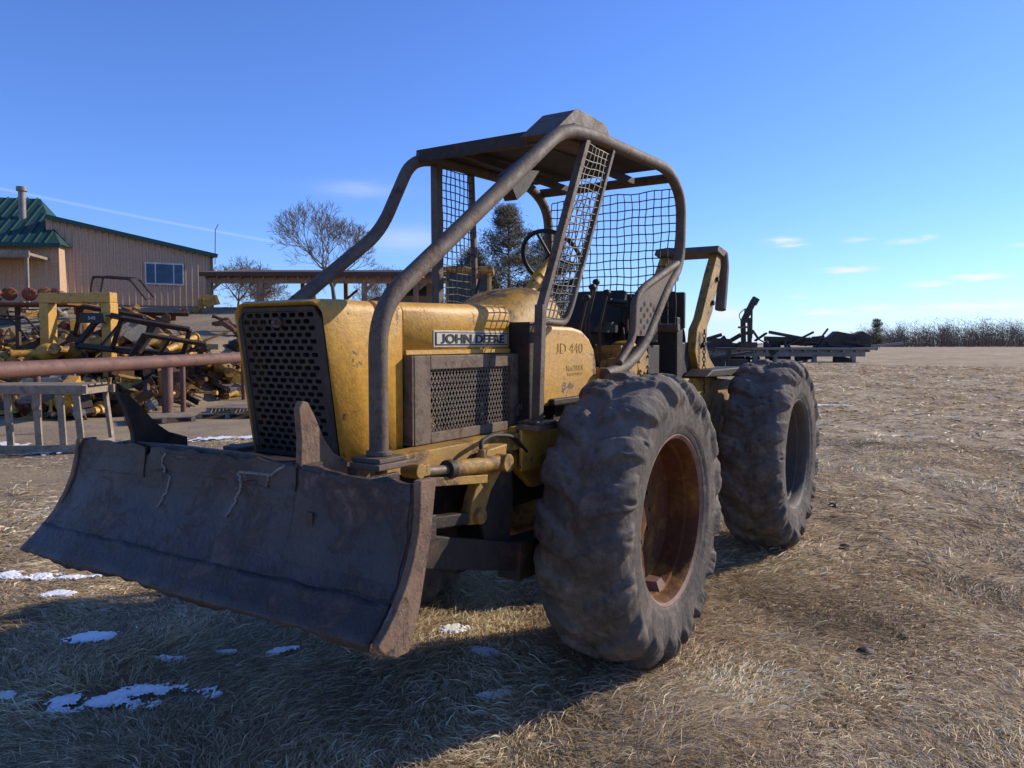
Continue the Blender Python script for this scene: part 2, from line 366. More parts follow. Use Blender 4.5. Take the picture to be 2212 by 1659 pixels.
# --- wheels
def make_tyre():
    hp=[(.170,.405),(.200,.43),(.219,.49),(.224,.55),(.218,.605),(.203,.65),(.178,.682),(.13,.700),(.065,.706),(0,.708)]
    prof=hp+[(-a,b) for a,b in hp[:-1][::-1]]
    P=np.array(prof); seg=np.r_[0,np.cumsum(np.hypot(*np.diff(P,axis=0).T))]
    M=80; tt=np.linspace(0,seg[-1],M); Y=np.interp(tt,seg,P[:,0]); Rr=np.interp(tt,seg,P[:,1])
    dY=np.gradient(Y);dR=np.gradient(Rr);ln=np.hypot(dY,dR); nY=-dR/ln; nR=dY/ln
    if nR[M//2]<0: nY,nR=-nY,-nR
    NL=17; NT=NL*30; th=np.arange(NT)*2*math.pi/NT
    vs=[]
    s=(tt/seg[-1]-.5)*2
    for k in range(NT):
        c5=(math.cos(th[k]),math.sin(th[k]))
        for j in range(M):
            side=1 if s[j]>0 else -1; a=abs(s[j])
            w1=noise.noise(Vector((c5[0]*5,c5[1]*5,Y[j]*5)))
            ph=(th[k]*NL/(2*math.pi)+(.5 if side>0 else 0)-1.05*a+.10*math.sin(th[k]*3+side)+.14*w1)%1
            d=abs(ph-.5)*2
            e=noise.noise(Vector((c5[0]*5,c5[1]*5,Y[j]*5+3)))
            ed=noise.noise(Vector((c5[0]*22,c5[1]*22,Y[j]*26+8)))
            ed2=noise.noise(Vector((c5[0]*11,c5[1]*11,Y[j]*14+18)))
            wdt=.40+.16*a+.14*e+.12*ed+.08*ed2
            mk=1-min(1,max(0,(d-wdt)/.17)); mk=mk*mk*(3-2*mk)
            sh=1-min(1,max(0,(a-.54-.06*w1)/.11)) 
            chip=max(0,ed-.25)+max(0,ed2-.3)
            hgt=.029*mk*sh*(1+.35*e)-.045*chip*mk*sh
            if a<.04: hgt*=.5
            soft=1 if a<.6 else .35
            hgt+=soft*(.0045*noise.noise(Vector((c5[0]*14,c5[1]*14,Y[j]*30)))+.002*noise.noise(Vector((c5[0]*45,c5[1]*45,Y[j]*70))))
            if .80<a<.84 or .90<a<.92: hgt+=.004
            r=Rr[j]+nR[j]*hgt; y=Y[j]+nY[j]*hgt
            vs.append((r*c5[0],y,r*c5[1]))
    fs=[(k*M+j,k*M+j+1,((k+1)%NT)*M+j+1,((k+1)%NT)*M+j) for k in range(NT) for j in range(M-1)]
    mb=MB(); mb.add(vs,fs,0,True); return mb
def make_rim():
    mb=MB()
    mb.lathe([(.150,.395),(.178,.412),(.190,.428),(.196,.432),(.198,.424),(.186,.408)],seg=64,mi=2)
    mb.lathe([(.186,.408),(.165,.394),(.12,.391),(.11,.380),(.02,.374),(.008,.355),(-.002,.30),(-.012,.22),(-.004,.16),(-.006,.0)],seg=64,mi=0)
    mb.lathe([(-.150,.40),(-.19,.43),(-.198,.424),(-.165,.392),(-.06,.38)],seg=64,mi=0)
    mb.lathe([(-.006,.13),(.006,.128),(.008,.0)],seg=32,mi=0)
    for i in range(10):
        a=i*math.pi/5; c=(.16*math.cos(a),.16*math.sin(a))
        mb.cyl((c[0],-.02,c[1]),(c[0],.008,c[1]),.012,6,1)
    for a in (R_(262),):
        c,s_=math.cos(a),math.sin(a); rr=.36
        vs=[Vector((-.045,.12,.0)),Vector((.045,.12,.0)),Vector((.06,.01,0)),Vector((-.06,.01,0)),Vector((-.03,.10,-.045)),Vector((.03,.10,-.045)),Vector((.04,0.03,-.045)),Vector((-.04,0.03,-.045))]
        out=[]
        for q in vs: out.append((c*(rr+.02+q.z)-s_*q.x, q.y, s_*(rr+.02+q.z)+c*q.x))
        mb.add(out,[(0,1,2,3),(7,6,5,4),(0,4,5,1),(1,5,6,2),(2,6,7,3),(3,7,4,0)],2)
    return mb
ty=make_tyre()
WH=[((-.08,.835,.735),0,RIMY,RIML),((-2.62,.875,.755),40,RIMG,RIMG),((-.08,-.72,.735),80,RIMY,RIML),((-2.62,-.72,.755),10,RIMG,RIMG)]
tme=None
for i,(loc,rt,rm,rl) in enumerate(WH):
    hub=MB().lathe([(-.30,.10),(-.12,.11),(-.10,.16),(-.075,.16)],seg=24).obj("wheel",DARK,SK)
    hub.location=loc
    if loc[1]<0: hub.rotation_euler=(0,0,math.pi)
    if tme is None:
        to=ty.obj("tyre",RUB,hub,fixn=False); tme=to.data
        bm=bmesh.new(); bm.from_mesh(tme); bmesh.ops.recalc_face_normals(bm,faces=bm.faces); bm.to_mesh(tme); bm.free()
    else:
        to=bpy.data.objects.new("tyre",tme); COL.objects.link(to); to.parent=hub
    to.rotation_euler=(0,R_(rt),0)
    ro=make_rim().obj("rim",[rm,RUSTD,rl],hub)
    ro["label"]="grey painted rim" if rm is RIMG else "rusty yellow rim"

# --- blade
ZT,ZB=1.205,.782
fc_=[(1.795,1.205),(1.800,1.14),(1.812,1.06),(1.838,.985),(1.875,.915),(1.925,.85),(1.965,.81),(1.998,.782)]
def bx(z):
    zs=[q[1] for q in fc_][::-1]; xs=[q[0] for q in fc_][::-1]; return float(np.interp(z,zs,xs))
def ylim(z):
    u=(ZT-z)/(ZT-ZB); return (-.89-.075*u, .93+.01*u)
def bk(y,z): return noise.noise(Vector((y*2.2,z*3,1)))*.016+noise.noise(Vector((y*7,z*7,4)))*.006
mb=MB(); NZ=28; NY=130; vs=[]
for i in range(NZ+1):
    z=ZT-(ZT-ZB)*i/NZ; y0,y1=ylim(z)
    for j in range(NY+1):
        y=y0+(y1-y0)*j/NY
        k=bk(y,z)
        notch=-.022*math.exp(-((y-.425)/.02)**4)-.014*math.exp(-((y+.41)/.015)**4)
        zt=z+(.008*math.sin(y*5)+.006*math.sin(y*17)+.016*noise.noise(Vector((y*14,0,0)))+notch)*max(0,1-i/4) 
        vs.append((bx(z)+k,y,zt))
fs=[(i*(NY+1)+j,i*(NY+1)+j+1,(i+1)*(NY+1)+j+1,(i+1)*(NY+1)+j) for i in range(NZ) for j in range(NY)]
mb.add(vs,fs,0,True)
bl=mb.obj("blade",BLADE,SK,solid=.024)
NZ=6
vs=[];mb=MB(); NJ=110
for i in range(NZ+1):
    z=.868-.100*i/NZ
    for j in range(NJ+1):
        y=-.962+(1.895)*j/NJ
        vs.append((bx(max(z,.782))+bk(y,z)+.017+(.006*i/NZ),y,z-(.006*math.sin(y*9)+.012*noise.noise(Vector((y*16,3,0))))*(i==NZ)+.008*noise.noise(Vector((y*9,7,0)))*(i==0)))
q=NJ+1
mb.add(vs,[(i*q+j,i*q+j+1,(i+1)*q+j+1,(i+1)*q+j) for i in range(NZ) for j in range(NJ)],0,True)
mb.obj("cutting_edge",BLADE,bl,solid=.012)
for yy,yb in ((.93,.942),(-.895,-.968)):
    poly=[(a+.016,b) for a,b in fc_]
    poly[0]=(1.812,1.212)
    poly+=[(1.99,.755),(1.94,.728),(1.885,.726),(1.83,.84),(1.775,1.02),(1.735,1.212)]
    sg=1 if yy>0 else -1; vs=[];nn=len(poly)
    for off in (0,.028*sg):
        for (a,b_) in poly:
            u=(1.205-b_)/.45; vs.append((a,yy+(yb-yy)*u+off,b_))
    MB().add(vs,[tuple(range(nn)),tuple(range(2*nn-1,nn-1,-1))]+[(i,i+nn,(i+1)%nn+nn,(i+1)%nn) for i in range(nn)],0).obj("end_plate",BEDGE,bl,bevel=.004)
def strip(mb,y0,y1,z0,z1,off,th=.012):
    vs=[];K=24;ZR=9
    for sgn in (0,1):
        for i in range(ZR):
            z=z0+(z1-z0)*i/(ZR-1)
            for j in range(K+1):
                y=y0+(y1-y0)*j/K
                wz=(.014*noise.noise(Vector((y*11,z*5,2))) if i in (0,ZR-1) else 0)
                wy=.010*noise.noise(Vector((z*16,round(y,1),5))) if j in (0,K) else 0
                vs.append((bx(min(z,1.205))+bk(y,z)+off-th*sgn,y+wy,z+wz))
    q=K+1;o_=ZR*q;fs=[]
    for i in range(ZR-1):
        for j in range(K):
            a=i*q+j; fs+= [(a,a+1,a+q+1,a+q),(o_+a,o_+a+q,o_+a+q+1,o_+a+1)]
    for i in range(ZR-1): fs+=[(i*q,(i+1)*q,o_+(i+1)*q,o_+i*q),(i*q+K,o_+i*q+K,o_+(i+1)*q+K,(i+1)*q+K)]
    Z=(ZR-1)*q
    for j in range(K): fs+=[(j,o_+j,o_+j+1,j+1),(Z+j,Z+j+1,o_+Z+j+1,o_+Z+j)]
    mb.add(vs,fs,0)
for a in ((.445,.925,.875,1.20,.018),(-.84,-.42,1.10,1.216,.017),(-.38,.43,1.135,1.214,.018),(-.93,-.425,.875,1.085,.0125),(-.412,.10,.872,1.12,.0125),(.112,.432,.872,1.12,.0135)):
    mb=MB(); strip(mb,*a); mb.obj("wear_plate",BLADE,bl,bevel=.002)
mb=MB()
mb.box((1.70,-.40,1.19),(1.80,.44,1.214))
mb.prism([(-.80,1.19),(-.58,1.226),(.20,1.230),(.40,1.205)],'x',1.772,1.790)
for y in (-.75,-.45,-.1,.3,.7):
    mb.box((1.62,y-.012,.84),(1.79,y+.012,1.19))
mb.box((1.60,-.85,.98),(1.66,.85,1.06))
mb.obj("back_brace",BLADE,bl,bevel=.003)
MB().box((1.818,.50,1.02),(1.840,.532,1.072)).obj("step_lug",BLADE,bl,bevel=.003)
for y in (.42,-.53):
    f=[(1.795,1.18),(1.79,1.30),(1.80,1.40),(1.785,1.425),(1.76,1.42),(1.73,1.37),(1.69,1.29),(1.645,1.235),(1.58,1.20),(1.58,1.15)] if y>0 else [(1.795,1.18),(1.80,1.26),(1.83,1.36),(1.86,1.425),(1.82,1.42),(1.76,1.36),(1.70,1.29),(1.645,1.25),(1.56,1.22),(1.56,1.15)]
    MB().prism(f,'y',y-.014,y+.014).obj("log_guide_fin",BEDGE if y>0 else DARK,bl,bevel=.003)
def bead(pts,r=.0045):
    out=[]
    for (a,c) in zip(pts[:-1],pts[1:]):
        K=max(3,int(math.hypot(a[0]-c[0],a[1]-c[1])/.006))
        for k in range(K):
            u=k/K; y=a[0]+(c[0]-a[0])*u+random.uniform(-.005,.005); z=a[1]+(c[1]-a[1])*u
            out.append((bx(min(z,1.205))+bk(y,z)+(.019 if z>1.13 else .014)+random.uniform(-.002,.002),y,z))
    MB().tube(out,r,6).obj("weld_bead",SILV,bl)
bead([(-.285,1.20),(-.30,1.16),(-.28,1.12)]);bead([(-.255,1.115),(-.265,1.06),(-.30,.99)])
bead([(.37,1.205),(.31,1.17),(.14,1.165),(.150,1.12),(.12,1.05),(.10,1.0)],.0055);bead([(.30,1.17),(.28,1.12)],.004)
for y in (.50,-.42):
    mb=MB(); mb.beam((1.68,y,.92),(.55,y,.62),.07,.13); mb.beam((.62,y,.62),(.30,y,.60),.12,.18)
    mb.obj("push_arm",DARK,SK,bevel=.006)
mb=MB()
mb.beam((1.15,-.42,.78),(1.15,.50,.78),.10,.12)
mb.cyl((1.66,-.55,.93),(1.66,.6,.93),.035); mb.beam((1.15,0,.78),(1.66,0,.93),.08,.08)
mb.obj("cross_beam",DARK,SK,bevel=.006)
for y in (.53,-.40):
    mb=MB(); mb.prism([(.70,1.17),(.86,1.16),(.97,.96),(.99,.86),(.90,.85),(.83,.98),(.72,1.08)],'y',y-.035,y+.015)
    mb.cyl((.93,y-.06,.89),(.93,y+.04,.89),.035,14)
    mb.obj("lift_linkage",YEL2,SK,bevel=.006)
    MB().beam((.92,y-.02,.88),(1.66,y-.02,.96),.045,.05).obj("tilt_link",DARK,SK,bevel=.006)
for y in (.56,-.44):
    mb=MB()
    mb.cyl((1.14,y,1.118),(.78,y,1.098),.033,20,0); mb.cyl((1.17,y,1.120),(1.13,y,1.118),.038,20,3)
    mb.cyl((1.37,y,1.138),(1.14,y,1.118),.019,14,1)
    mb.cyl((1.37,y-.04,1.145),(1.37,y+.04,1.145),.028,16,2); mb.box((1.30,y-.026,1.12),(1.385,y+.026,1.162),2)
    mb.cyl((.78,y-.045,1.098),(.78,y+.045,1.098),.04,16,2)
    mb.cyl((.92,y,1.13),(.92,y,1.17),.016,10,2)
    mb.beam((1.34,y,1.095),(.90,y,1.045),.03,.035,2)
    mb.obj("lift_cylinder",[YEL2,CHR,YEL2,DARK],SK,bevel=.003)
MB().tube([(.92,.555,1.15),(.90,.54,1.20),(.76,.50,1.212),(.58,.492,1.19),(.45,.49,1.10)],.010,8,fil=.06).obj("hydraulic_hose",HOSE,SK)

# --- front frame
mb=MB()
mb.box((-.25,.36,1.115),(1.42,.475,1.192),4); mb.box((-.25,-.34,1.135),(1.52,-.24,1.19),0)
mb.box((.05,.478,1.01),(.50,.495,1.21),1)
mb.prism([(-.02,1.21),(.47,1.215),(.47,1.02),(.30,.90),(-.02,.90)],'y',.40,.44,1)
mb.box((1.44,-.3,1.09),(1.54,.44,1.17),0)
mb.box((-1.2,-.36,.80),(1.35,.36,1.11),2); mb.box((.35,-.30,.55),(.75,.30,.85),2)
mb.box((1.41,.46,1.175),(1.60,.60,1.198),0); mb.box((.30,.46,1.205),(.50,.58,1.232),0)
mb.prism([(.60,1.12),(.90,1.12),(.86,.95),(.80,.66),(.62,.66),(.58,.9)],'y',.478,.50,2)
for x in (1.45,1.56): mb.cyl((x,.57,1.198),(x,.57,1.215),.014,6,3)
for x in (.33,.47): mb.cyl((x,.56,1.232),(x,.56,1.25),.014,6,3)
for x in (.1,.2,.3,.42): mb.cyl((x,.495,1.06),(x,.505,1.06),.012,6,3)
mb.obj("front_frame",[SCRN,YEL,DARK,CAGE,YEL2],SK,bevel=.005)
for (x,y) in ((-.08,.05),(-2.62,.07)):
    MB().lathe([(-.62,.12),(-.3,.12),(-.2,.24),(0,.27),(.2,.24),(.3,.12),(.62,.12)],(x,y,.74),'y',28).obj("axle_housing",YEL2,SK)

# --- hood & grille shell
HY0,HY1=-.165,.325
def hsec(x,top,bot,in_=0,lean=0,cr=.05):
    y0,y1=HY0+in_,HY1-in_; pts=[(y0,bot)]
    for k in range(7):
        a=math.pi-math.pi/2*k/6; pts.append((y0+cr+cr*math.cos(a),top-cr+cr*math.sin(a)))
    for k in range(7):
        a=math.pi/2-math.pi/2*k/6; pts.append((y1-cr+cr*math.cos(a),top-cr+cr*math.sin(a)))
    pts.append((y1,bot))
    h=top-bot
    return [(x+lean*((z-bot)/h),y,z) for y,z in pts]
def loft(mb,secs,mi=0,sm=True):
    n=len(secs[0]);vs=[q for s_ in secs for q in s_]
    mb.add(vs,[(i*n+j,i*n+j+1,(i+1)*n+j+1,(i+1)*n+j) for i in range(len(secs)-1) for j in range(n-1)],mi,sm)
mb=MB()
loft(mb,[hsec(1.470,1.750,1.175,.022,.085,.05),hsec(1.495,1.768,1.172,.004,.09,.055),hsec(1.475,1.773,1.170,0,.09,.05),hsec(1.40,1.776,1.17,0,.06,.045),hsec(1.32,1.776,1.17,0,.0,.045),
      hsec(1.315,1.770,1.17,.008,.0,.045),hsec(1.30,1.770,1.17,.008,.0,.045),hsec(1.295,1.779,1.17,-.004,.0,.045),hsec(1.165,1.782,1.17,-.004,.0,.045),hsec(1.160,1.775,1.17,.004,.0,.045)])
hood=mb.obj("hood",YEL,SK,solid=.012)
mb=MB()
loft(mb,[hsec(1.150,1.775,1.57,.003,0,.05),hsec(1.145,1.781,1.565,0,0,.05),hsec(.75,1.790,1.567,0,0,.05),hsec(.36,1.800,1.57,0,0,.05),hsec(.345,1.795,1.575,.004,0,.05)])
mb.box((.36,.324,1.572),(1.14,.336,1.585),0)
mb.obj("engine_cover",YEL,hood,solid=.010)
mb=MB()
gx=lambda z:1.492+.088*(z-1.172)/.6
y0,y1=HY0+.035,HY1-.035; zb,zt=1.19,1.735; rows=22; rh=(zt-zb)/rows; cw=.0475
def cell(ya,yb,za,zc):
    ya=max(ya,y0);yb=min(yb,y1)
    if yb-ya<.004:return
    if yb-ya<cw*.9:
        mb.add([(gx(z),y,z) for y,z in ((ya,za),(yb,za),(yb,zc),(ya,zc))],[(0,1,2,3)]);return
    cy=(ya+yb)/2;cz=(za+zc)/2;hw=(yb-ya)*.38;hh=(zc-za)*.33
    O=[(ya,za),(cy,za),(yb,za),(yb,cz),(yb,zc),(cy,zc),(ya,zc),(ya,cz)]
    I=[(cy-hw*.72,cz-hh),(cy,cz-hh),(cy+hw*.72,cz-hh),(cy+hw,cz),(cy+hw*.72,cz+hh),(cy,cz+hh),(cy-hw*.72,cz+hh),(cy-hw,cz)]
    mb.add([(gx(z),y,z) for y,z in O+I],[(i,(i+1)%8,(i+1)%8+8,i+8) for i in range(8)])
for r in range(rows):
    off=-(cw/2 if r%2 else 0); za=zb+r*rh
    k=0
    while y0+off+k*cw<y1:
        cell(y0+off+k*cw,y0+off+(k+1)*cw,za,za+rh); k+=1
gr=mb.obj("grille",GRL,hood,solid=.006,fixn=False)
mb=MB()
bd=[(HY0+.012,1.176),(HY0+.012,1.70),(HY0+.05,1.752),(HY1-.05,1.752),(HY1-.012,1.70),(HY1-.012,1.176)]
ib=[(y0,zb),(y0,zt-.02),(y0+.015,zt),(y1-.015,zt),(y1,zt-.02),(y1,zb)]
vs=[(gx(z)+.008,y,z) for y,z in bd+ib]+[(gx(z)-.01,y,z) for y,z in bd+ib]
fs=[]
for i in range(6):
    j=(i+1)%6; fs+=[(i,j,j+6,i+6),(i+12,i+18,j+18,j+12),(i,i+12,j+12,j),(i+6,j+6,j+18,i+18)]
mb.add(vs,fs); mb.obj("grille_frame",GRL,gr,bevel=.002)
MB().lathe([(0,.022),(.012,.022),(.016,.016),(.016,.009),(.03,.009),(.03,0)],(gx(1.70)+.004,.08,1.695),'x',16).obj("grille_knob",CAGE,gr)
mb=MB(); mb.box((1.36,HY0+.02,1.19),(1.45,HY1-.02,1.74)); mb.box((.4,HY0+.02,1.15),(1.36,HY1-.045,1.55)); mb.obj("radiator",RADI,SK)
mb=MB()
for i in range(6): mb.cyl((1.0-.11*i,.285,1.22),(1.0-.11*i,.285,1.36+.02*(i%2)),.028,10,0)
mb.tube([(1.05,.29,1.45),(.8,.30,1.46),(.5,.29,1.44)],.03,10,1,fil=.05)
mb.box((.95,.27,1.2),(1.03,.33,1.30),2)
mb.obj("engine",[DARK,RUSTD,YEL2],SK)
rr_=random.Random(3)
mb=MB()
for i in range(9):
    x=.30-.04*i; z=1.24+rr_.uniform(0,.15)
    mb.tube([(x,.30+rr_.uniform(0,.12),1.19),(x-.02,.36+rr_.uniform(0,.08),z),(x-.10,.36,z+rr_.uniform(.02,.3)),(x-.14,.25,z+.1)],rr_.choice((.008,.012,.018)),8,0,fil=.04)
mb.cyl((.22,.36,1.24),(.05,.36,1.24),.045,14); mb.box((-.05,.30,1.19),(.10,.42,1.29)); mb.lathe([(-.04,0),(-.04,.05),(.04,.06),(.05,0)],(.28,.34,1.30),'z',14)
mb.obj("engine_pipework",DARK,SK)
mb=MB()
X0,X1=.29,1.135; Z0,Z1=1.195,1.565; ix0,ix1=.40,1.03; iz0,iz1=1.24,1.505; ya,yb=.335,.375
mb.box((X0,ya,Z0),(ix0,yb,Z1)); mb.box((ix1,ya,Z0),(X1,yb,Z1)); mb.box((ix0,ya,Z0),(ix1,yb,iz0)); mb.box((ix0,ya,iz1),(ix1,yb,Z1))
mb.box((X1,.20,Z0),(X1+.012,.372,Z1)); mb.prism([(.315,1.255),(.365,1.255),(.365,1.30),(.335,1.32),(.315,1.30)],'y',.375,.387)
mb.beam((.335,.392,1.29),(.33,.40,1.36),.01,.014)
sc=mb.obj("engine_screen",SCRN,SK,bevel=.004)
mb=MB(); 
def seg_clip(c,sl):
    pts=[]
    for x in (ix0,ix1):
        z=iz0+sl*(x-c)
        if iz0<=z<=iz1: pts.append((x,z))
    for z in (iz0,iz1):
        x=c+(z-iz0)/sl
        if ix0<=x<=ix1: pts.append((x,z))
    return pts[:2] if len(pts)>=2 else None
sl=1.9; st=.0235
for sgn in (1,-1):
    c=ix0-.3
    while c<ix1+.3:
        q=seg_clip(c,sl*sgn)
        if q: mb.beam((q[0][0],.358,q[0][1]),(q[1][0],.358,q[1][1]),.004,.0035,0,up=(0,1,0))
        c+=st
mb.obj("expanded_mesh",MESH,sc)
mb=MB(); mb.box((.366,.326,1.600),(.957,.334,1.672),0)
mb.box((.376,.334,1.607),(.947,.3365,1.665),1); mb.box((.383,.3365,1.612),(.940,.338,1.660),0)
badge=mb.obj("name_badge",[WHT,INK],hood,bevel=.001)
def text(s,size,loc,rot,mat,parent,name,ext=.001,off=0,width=None):
    c=bpy.data.curves.new(name,'FONT'); c.body=s;c.size=size;c.extrude=ext;c.align_x='CENTER';c.align_y='CENTER';c.offset=off
    to=bpy.data.objects.new(name,c); COL.objects.link(to)
    bpy.context.view_layer.update()
    me=bpy.data.meshes.new_from_object(to.evaluated_get(bpy.context.evaluated_depsgraph_get()))
    bpy.data.objects.remove(to)
    bm=bmesh.new(); bm.from_mesh(me); bmesh.ops.remove_doubles(bm,verts=bm.verts,dist=1e-5)
    if s[0]=='J':
        v0=min(bm.verts,key=lambda q:q.co.x); isl={v0}; st_=[v0]
        while st_:
            q=st_.pop()
            for e in q.link_edges:
                w_=e.other_vert(q)
                if w_ not in isl: isl.add(w_); st_.append(w_)
        oth=[q.co.y for q in bm.verts if q not in isl]; a0,a1=min(oth),max(oth); b0,b1=min(q.co.y for q in isl),max(q.co.y for q in isl)
        if b1-b0>1e-5:
            for q in isl: q.co.y=a0+(q.co.y-b0)/(b1-b0)*(a1-a0)
    bm.to_mesh(me); bm.free()
    xs=[q.co.x for q in me.vertices]; ys=[q.co.y for q in me.vertices]; mxx=(max(xs)+min(xs))/2; myy=(max(ys)+min(ys))/2
    sc_=(width/(max(xs)-min(xs))) if width else 1
    for q in me.vertices: q.co.x=(q.co.x-mxx)*sc_; q.co.y-=myy
    o=bpy.data.objects.new(name,me); COL.objects.link(o); me.materials.append(mat); o.location=loc;o.rotation_euler=rot; o.parent=parent; return o
text("JOHN DEERE",.054,(.661,.3395,1.636),(math.pi/2,0,math.pi),INK,badge,"badge_lettering",.0015,.0016,.50)

# --- cowl, dash, tank
mb=MB()
secs=[]
for (x,hw,top) in ((.40,.235,1.795),(.32,.25,1.80),(.22,.26,1.84),(.08,.27,1.90),(-.06,.27,1.925),(-.20,.26,1.905),(-.26,.22,1.86)):
    pts=[]
    for k in range(17):
        a=math.pi*k/16; 
        pts.append((x,.08-hw*math.copysign(abs(math.cos(a))**.6,math.cos(a)),1.45+(top-1.45)*abs(math.sin(a))**.55))
    secs.append(pts)
n_=17; vs=[q for s_ in secs for q in s_]
mb.add(vs,[(i*n_+j,i*n_+j+1,(i+1)*n_+j+1,(i+1)*n_+j) for i in range(6) for j in range(n_-1)]+[tuple(range(6*n_,7*n_))],0,True)
cowl=mb.obj("dash_cowl",YEL2,SK)
mb=MB(); mb.cyl((-.12,.16,1.90),(-.26,.16,2.02),.032,14,0); mb.cyl((-.26,.16,2.02),(-.36,.16,2.10),.022,12,0)
mb.cyl((-.22,.16,1.985),(-.24,.16,2.00),.04,14,0)
scol=mb.obj("steering_column",YEL,SK)
mb=MB(); c=Vector((-.37,.16,2.105)); ax=Vector((-.80,0,.60)).normalized(); u=Vector((0,1,0)); w=ax.cross(u)
ring=[c+(u*math.cos(a)+w*math.sin(a))*.185 for a in np.linspace(0,2*math.pi,41)]
mb.tube(ring,.013,8,cap=False)
for a in (.3,2.4,4.5): mb.tube([c,c+(u*math.cos(a)+w*math.sin(a))*.18],.009,6)
mb.cyl(c-ax*.02,c+ax*.02,.035,16)
mb.obj("steering_wheel",BLK,scol)
mb=MB()
mb.prism([(.265,1.30),(.265,1.705),(-.06,1.70),(-.16,1.685),(-.25,1.64),(-.31,1.58),(-.34,1.50),(-.345,1.40),(-.22,1.36),(-.02,1.29)],'y',.16,.47)
tank=mb.obj("fuel_tank",YEL,SK,bevel=.018)
text("JD 440",.078,(-.02,.4728,1.590),(math.pi/2,0,math.pi),INKG,tank,"model_lettering",.0004,-.0006,.29)
text("NorTRAX",.042,(-.08,.4728,1.485),(math.pi/2,0,math.pi),INKG,tank,"dealer_lettering",.0004,0,.19)
text("EQUIPMENT",.020,(-.08,.4728,1.452),(math.pi/2,0,math.pi),INKG,tank,"dealer_lettering",.0004,0,.17)
mb=MB()
mb.box((.18,-.30,1.20),(.34,.44,1.72),1); mb.box((-1.25,-.46,1.30),(.2,.50,1.335),0)
mb.box((-1.05,-.18,1.335),(-.3,.24,1.50),2); mb.prism([(-.3,1.335),(.15,1.335),(.15,1.70),(-.1,1.62)],'y',-.1,.14,1)
mb.box((-.75,.36,1.20),(-.35,.52,1.31),1)
mb.obj("operator_platform",[DARK,DARK,YEL2],SK,bevel=.008)
mb=MB()
mb.lathe([(-.10,0),(-.10,.10),(-.06,.13),(.04,.13),(.05,.10),(.12,.09),(.12,0)],(-.98,.36,1.50),'y',20)
mb.lathe([(-.10,0),(-.10,.06),(.04,.07),(.10,.07),(.10,0)],(-.78,.40,1.46),'y',16)
for i in range(7):
    a=i*2*math.pi/7; mb.cyl((-.98+.075*math.cos(a),.48,1.50+.075*math.sin(a)),(-.98+.075*math.cos(a),.492,1.50+.075*math.sin(a)),.012,6)
mb.box((-1.25,.15,1.40),(-.85,.38,1.60)); mb.box((-.70,.2,1.34),(-.45,.44,1.47))
mb.prism([(-.45,1.335),(-.66,1.335),(-.62,1.44),(-.50,1.46)],'y',.42,.50)
mb.obj("control_valve_housing",YEL2,SK,bevel=.008)
mb=MB()
mb.box((-1.08,-.12,1.68),(-.68,.28,1.75)); mb.box((-1.0,-.06,1.49),(-.78,.20,1.68),1)
mb.box((-1.17,-.12,1.74),(-1.10,.28,1.96),0,Matrix.Rotation(R_(-8),3,'Y'))
mb.tube([(-1.10,.31,1.68),(-1.10,.31,1.86),(-.78,.31,1.86),(-.76,.31,1.72)],.014,8,1,fil=.04); mb.box((-1.06,.295,1.868),(-.80,.335,1.892))
mb.obj("seat",[BLK,DARK],SK,bevel=.022)
for (x,y,h) in ((-.45,.34,1.93),(-.52,.40,1.90),(-.58,.30,1.97),(-.30,.38,1.86),(-.15,-.25,2.0)):
    mb=MB(); mb.tube([(x,y,1.33),(x,y,h-.18),(x-.05,y+.02,h)],.008,6,0); mb.lathe([(-.02,0),(-.014,.018),(0,.024),(.014,.018),(.02,0)],(x-.05,y+.02,h+.012),'z',10,1)
    mb.obj("control_lever",[DARK,ORG if y<0 else BLK],SK)
mb=MB()
mb.box((-1.42,.06,1.62),(-1.26,.40,1.86)); mb.box((-1.36,.28,1.88),(-1.22,.44,1.92)); mb.cyl((-1.2,.44,1.66),(-1.2,.44,1.88),.025)
for (x,y) in ((-1.28,.12),(-1.30,.34),(-1.22,.24)): mb.tube([(x,y,1.60),(x+.06,y,1.75),(x+.16,y+.06,1.72),(x+.20,y+.1,1.45)],.012,6,fil=.05)
mb.tube([(-1.2,.42,1.86),(-1.0,.46,1.84),(-.95,.46,1.6),(-1.1,.44,1.45)],.014,8,fil=.1)
mb.box((-1.45,-.4,1.335),(-1.25,.40,1.60))
mb.obj("battery_box",DARK,SK,bevel=.01)

# --- roll cage
r=.035; T=.52
mb=MB()
mb.tube([(1.51,T,1.21),(1.51,T,1.74),(.16,T,2.675),(-.14,T,2.715),(-1.27,T,2.745),(-1.52,T,2.60),(-1.50,T,2.14),(-1.26,T,1.98),(-.86,T,1.58),(-.60,T,1.47),(-.34,T,1.44)],r,16,fil=.15)
mb.tube([(1.15,-T,1.21),(1.15,-T,1.68),(.34,-T,2.23),(.08,-T,2.66),(-.14,-T,2.715),(-1.27,-T,2.745),(-1.52,-T,2.60),(-1.52,-T,1.40)],r,16,fil=.14)
mb.tube([(.0,-T,2.705),(.0,T,2.70)],r,14); mb.tube([(-1.40,-T,2.715),(-1.40,T,2.715)],r*.9,14); mb.tube([(-1.50,-T,1.72),(-1.50,T,1.72)],r*.8,12)
mb.beam((-.11,T-.005,2.69),(.36,T-.005,1.78),.040,.036); mb.beam((.36,T-.005,1.80),(.40,T,1.235),.044,.044)
mb.beam((-.42,T,2.69),(-.04,T,1.99),.028,.024)
mb.tube([(-.05,T,2.01),(.07,T,1.79),(.13,T,1.715),(.37,T,1.72)],.018,10,fil=.05)
mb.beam((-.16,-T,2.69),(-.17,-T,1.22),.055,.05); mb.beam((-.52,-T,2.69),(-.57,-T,1.8),.035,.03)
mb.beam((-.57,-T,1.82),(-.16,-T,1.82),.03,.03)
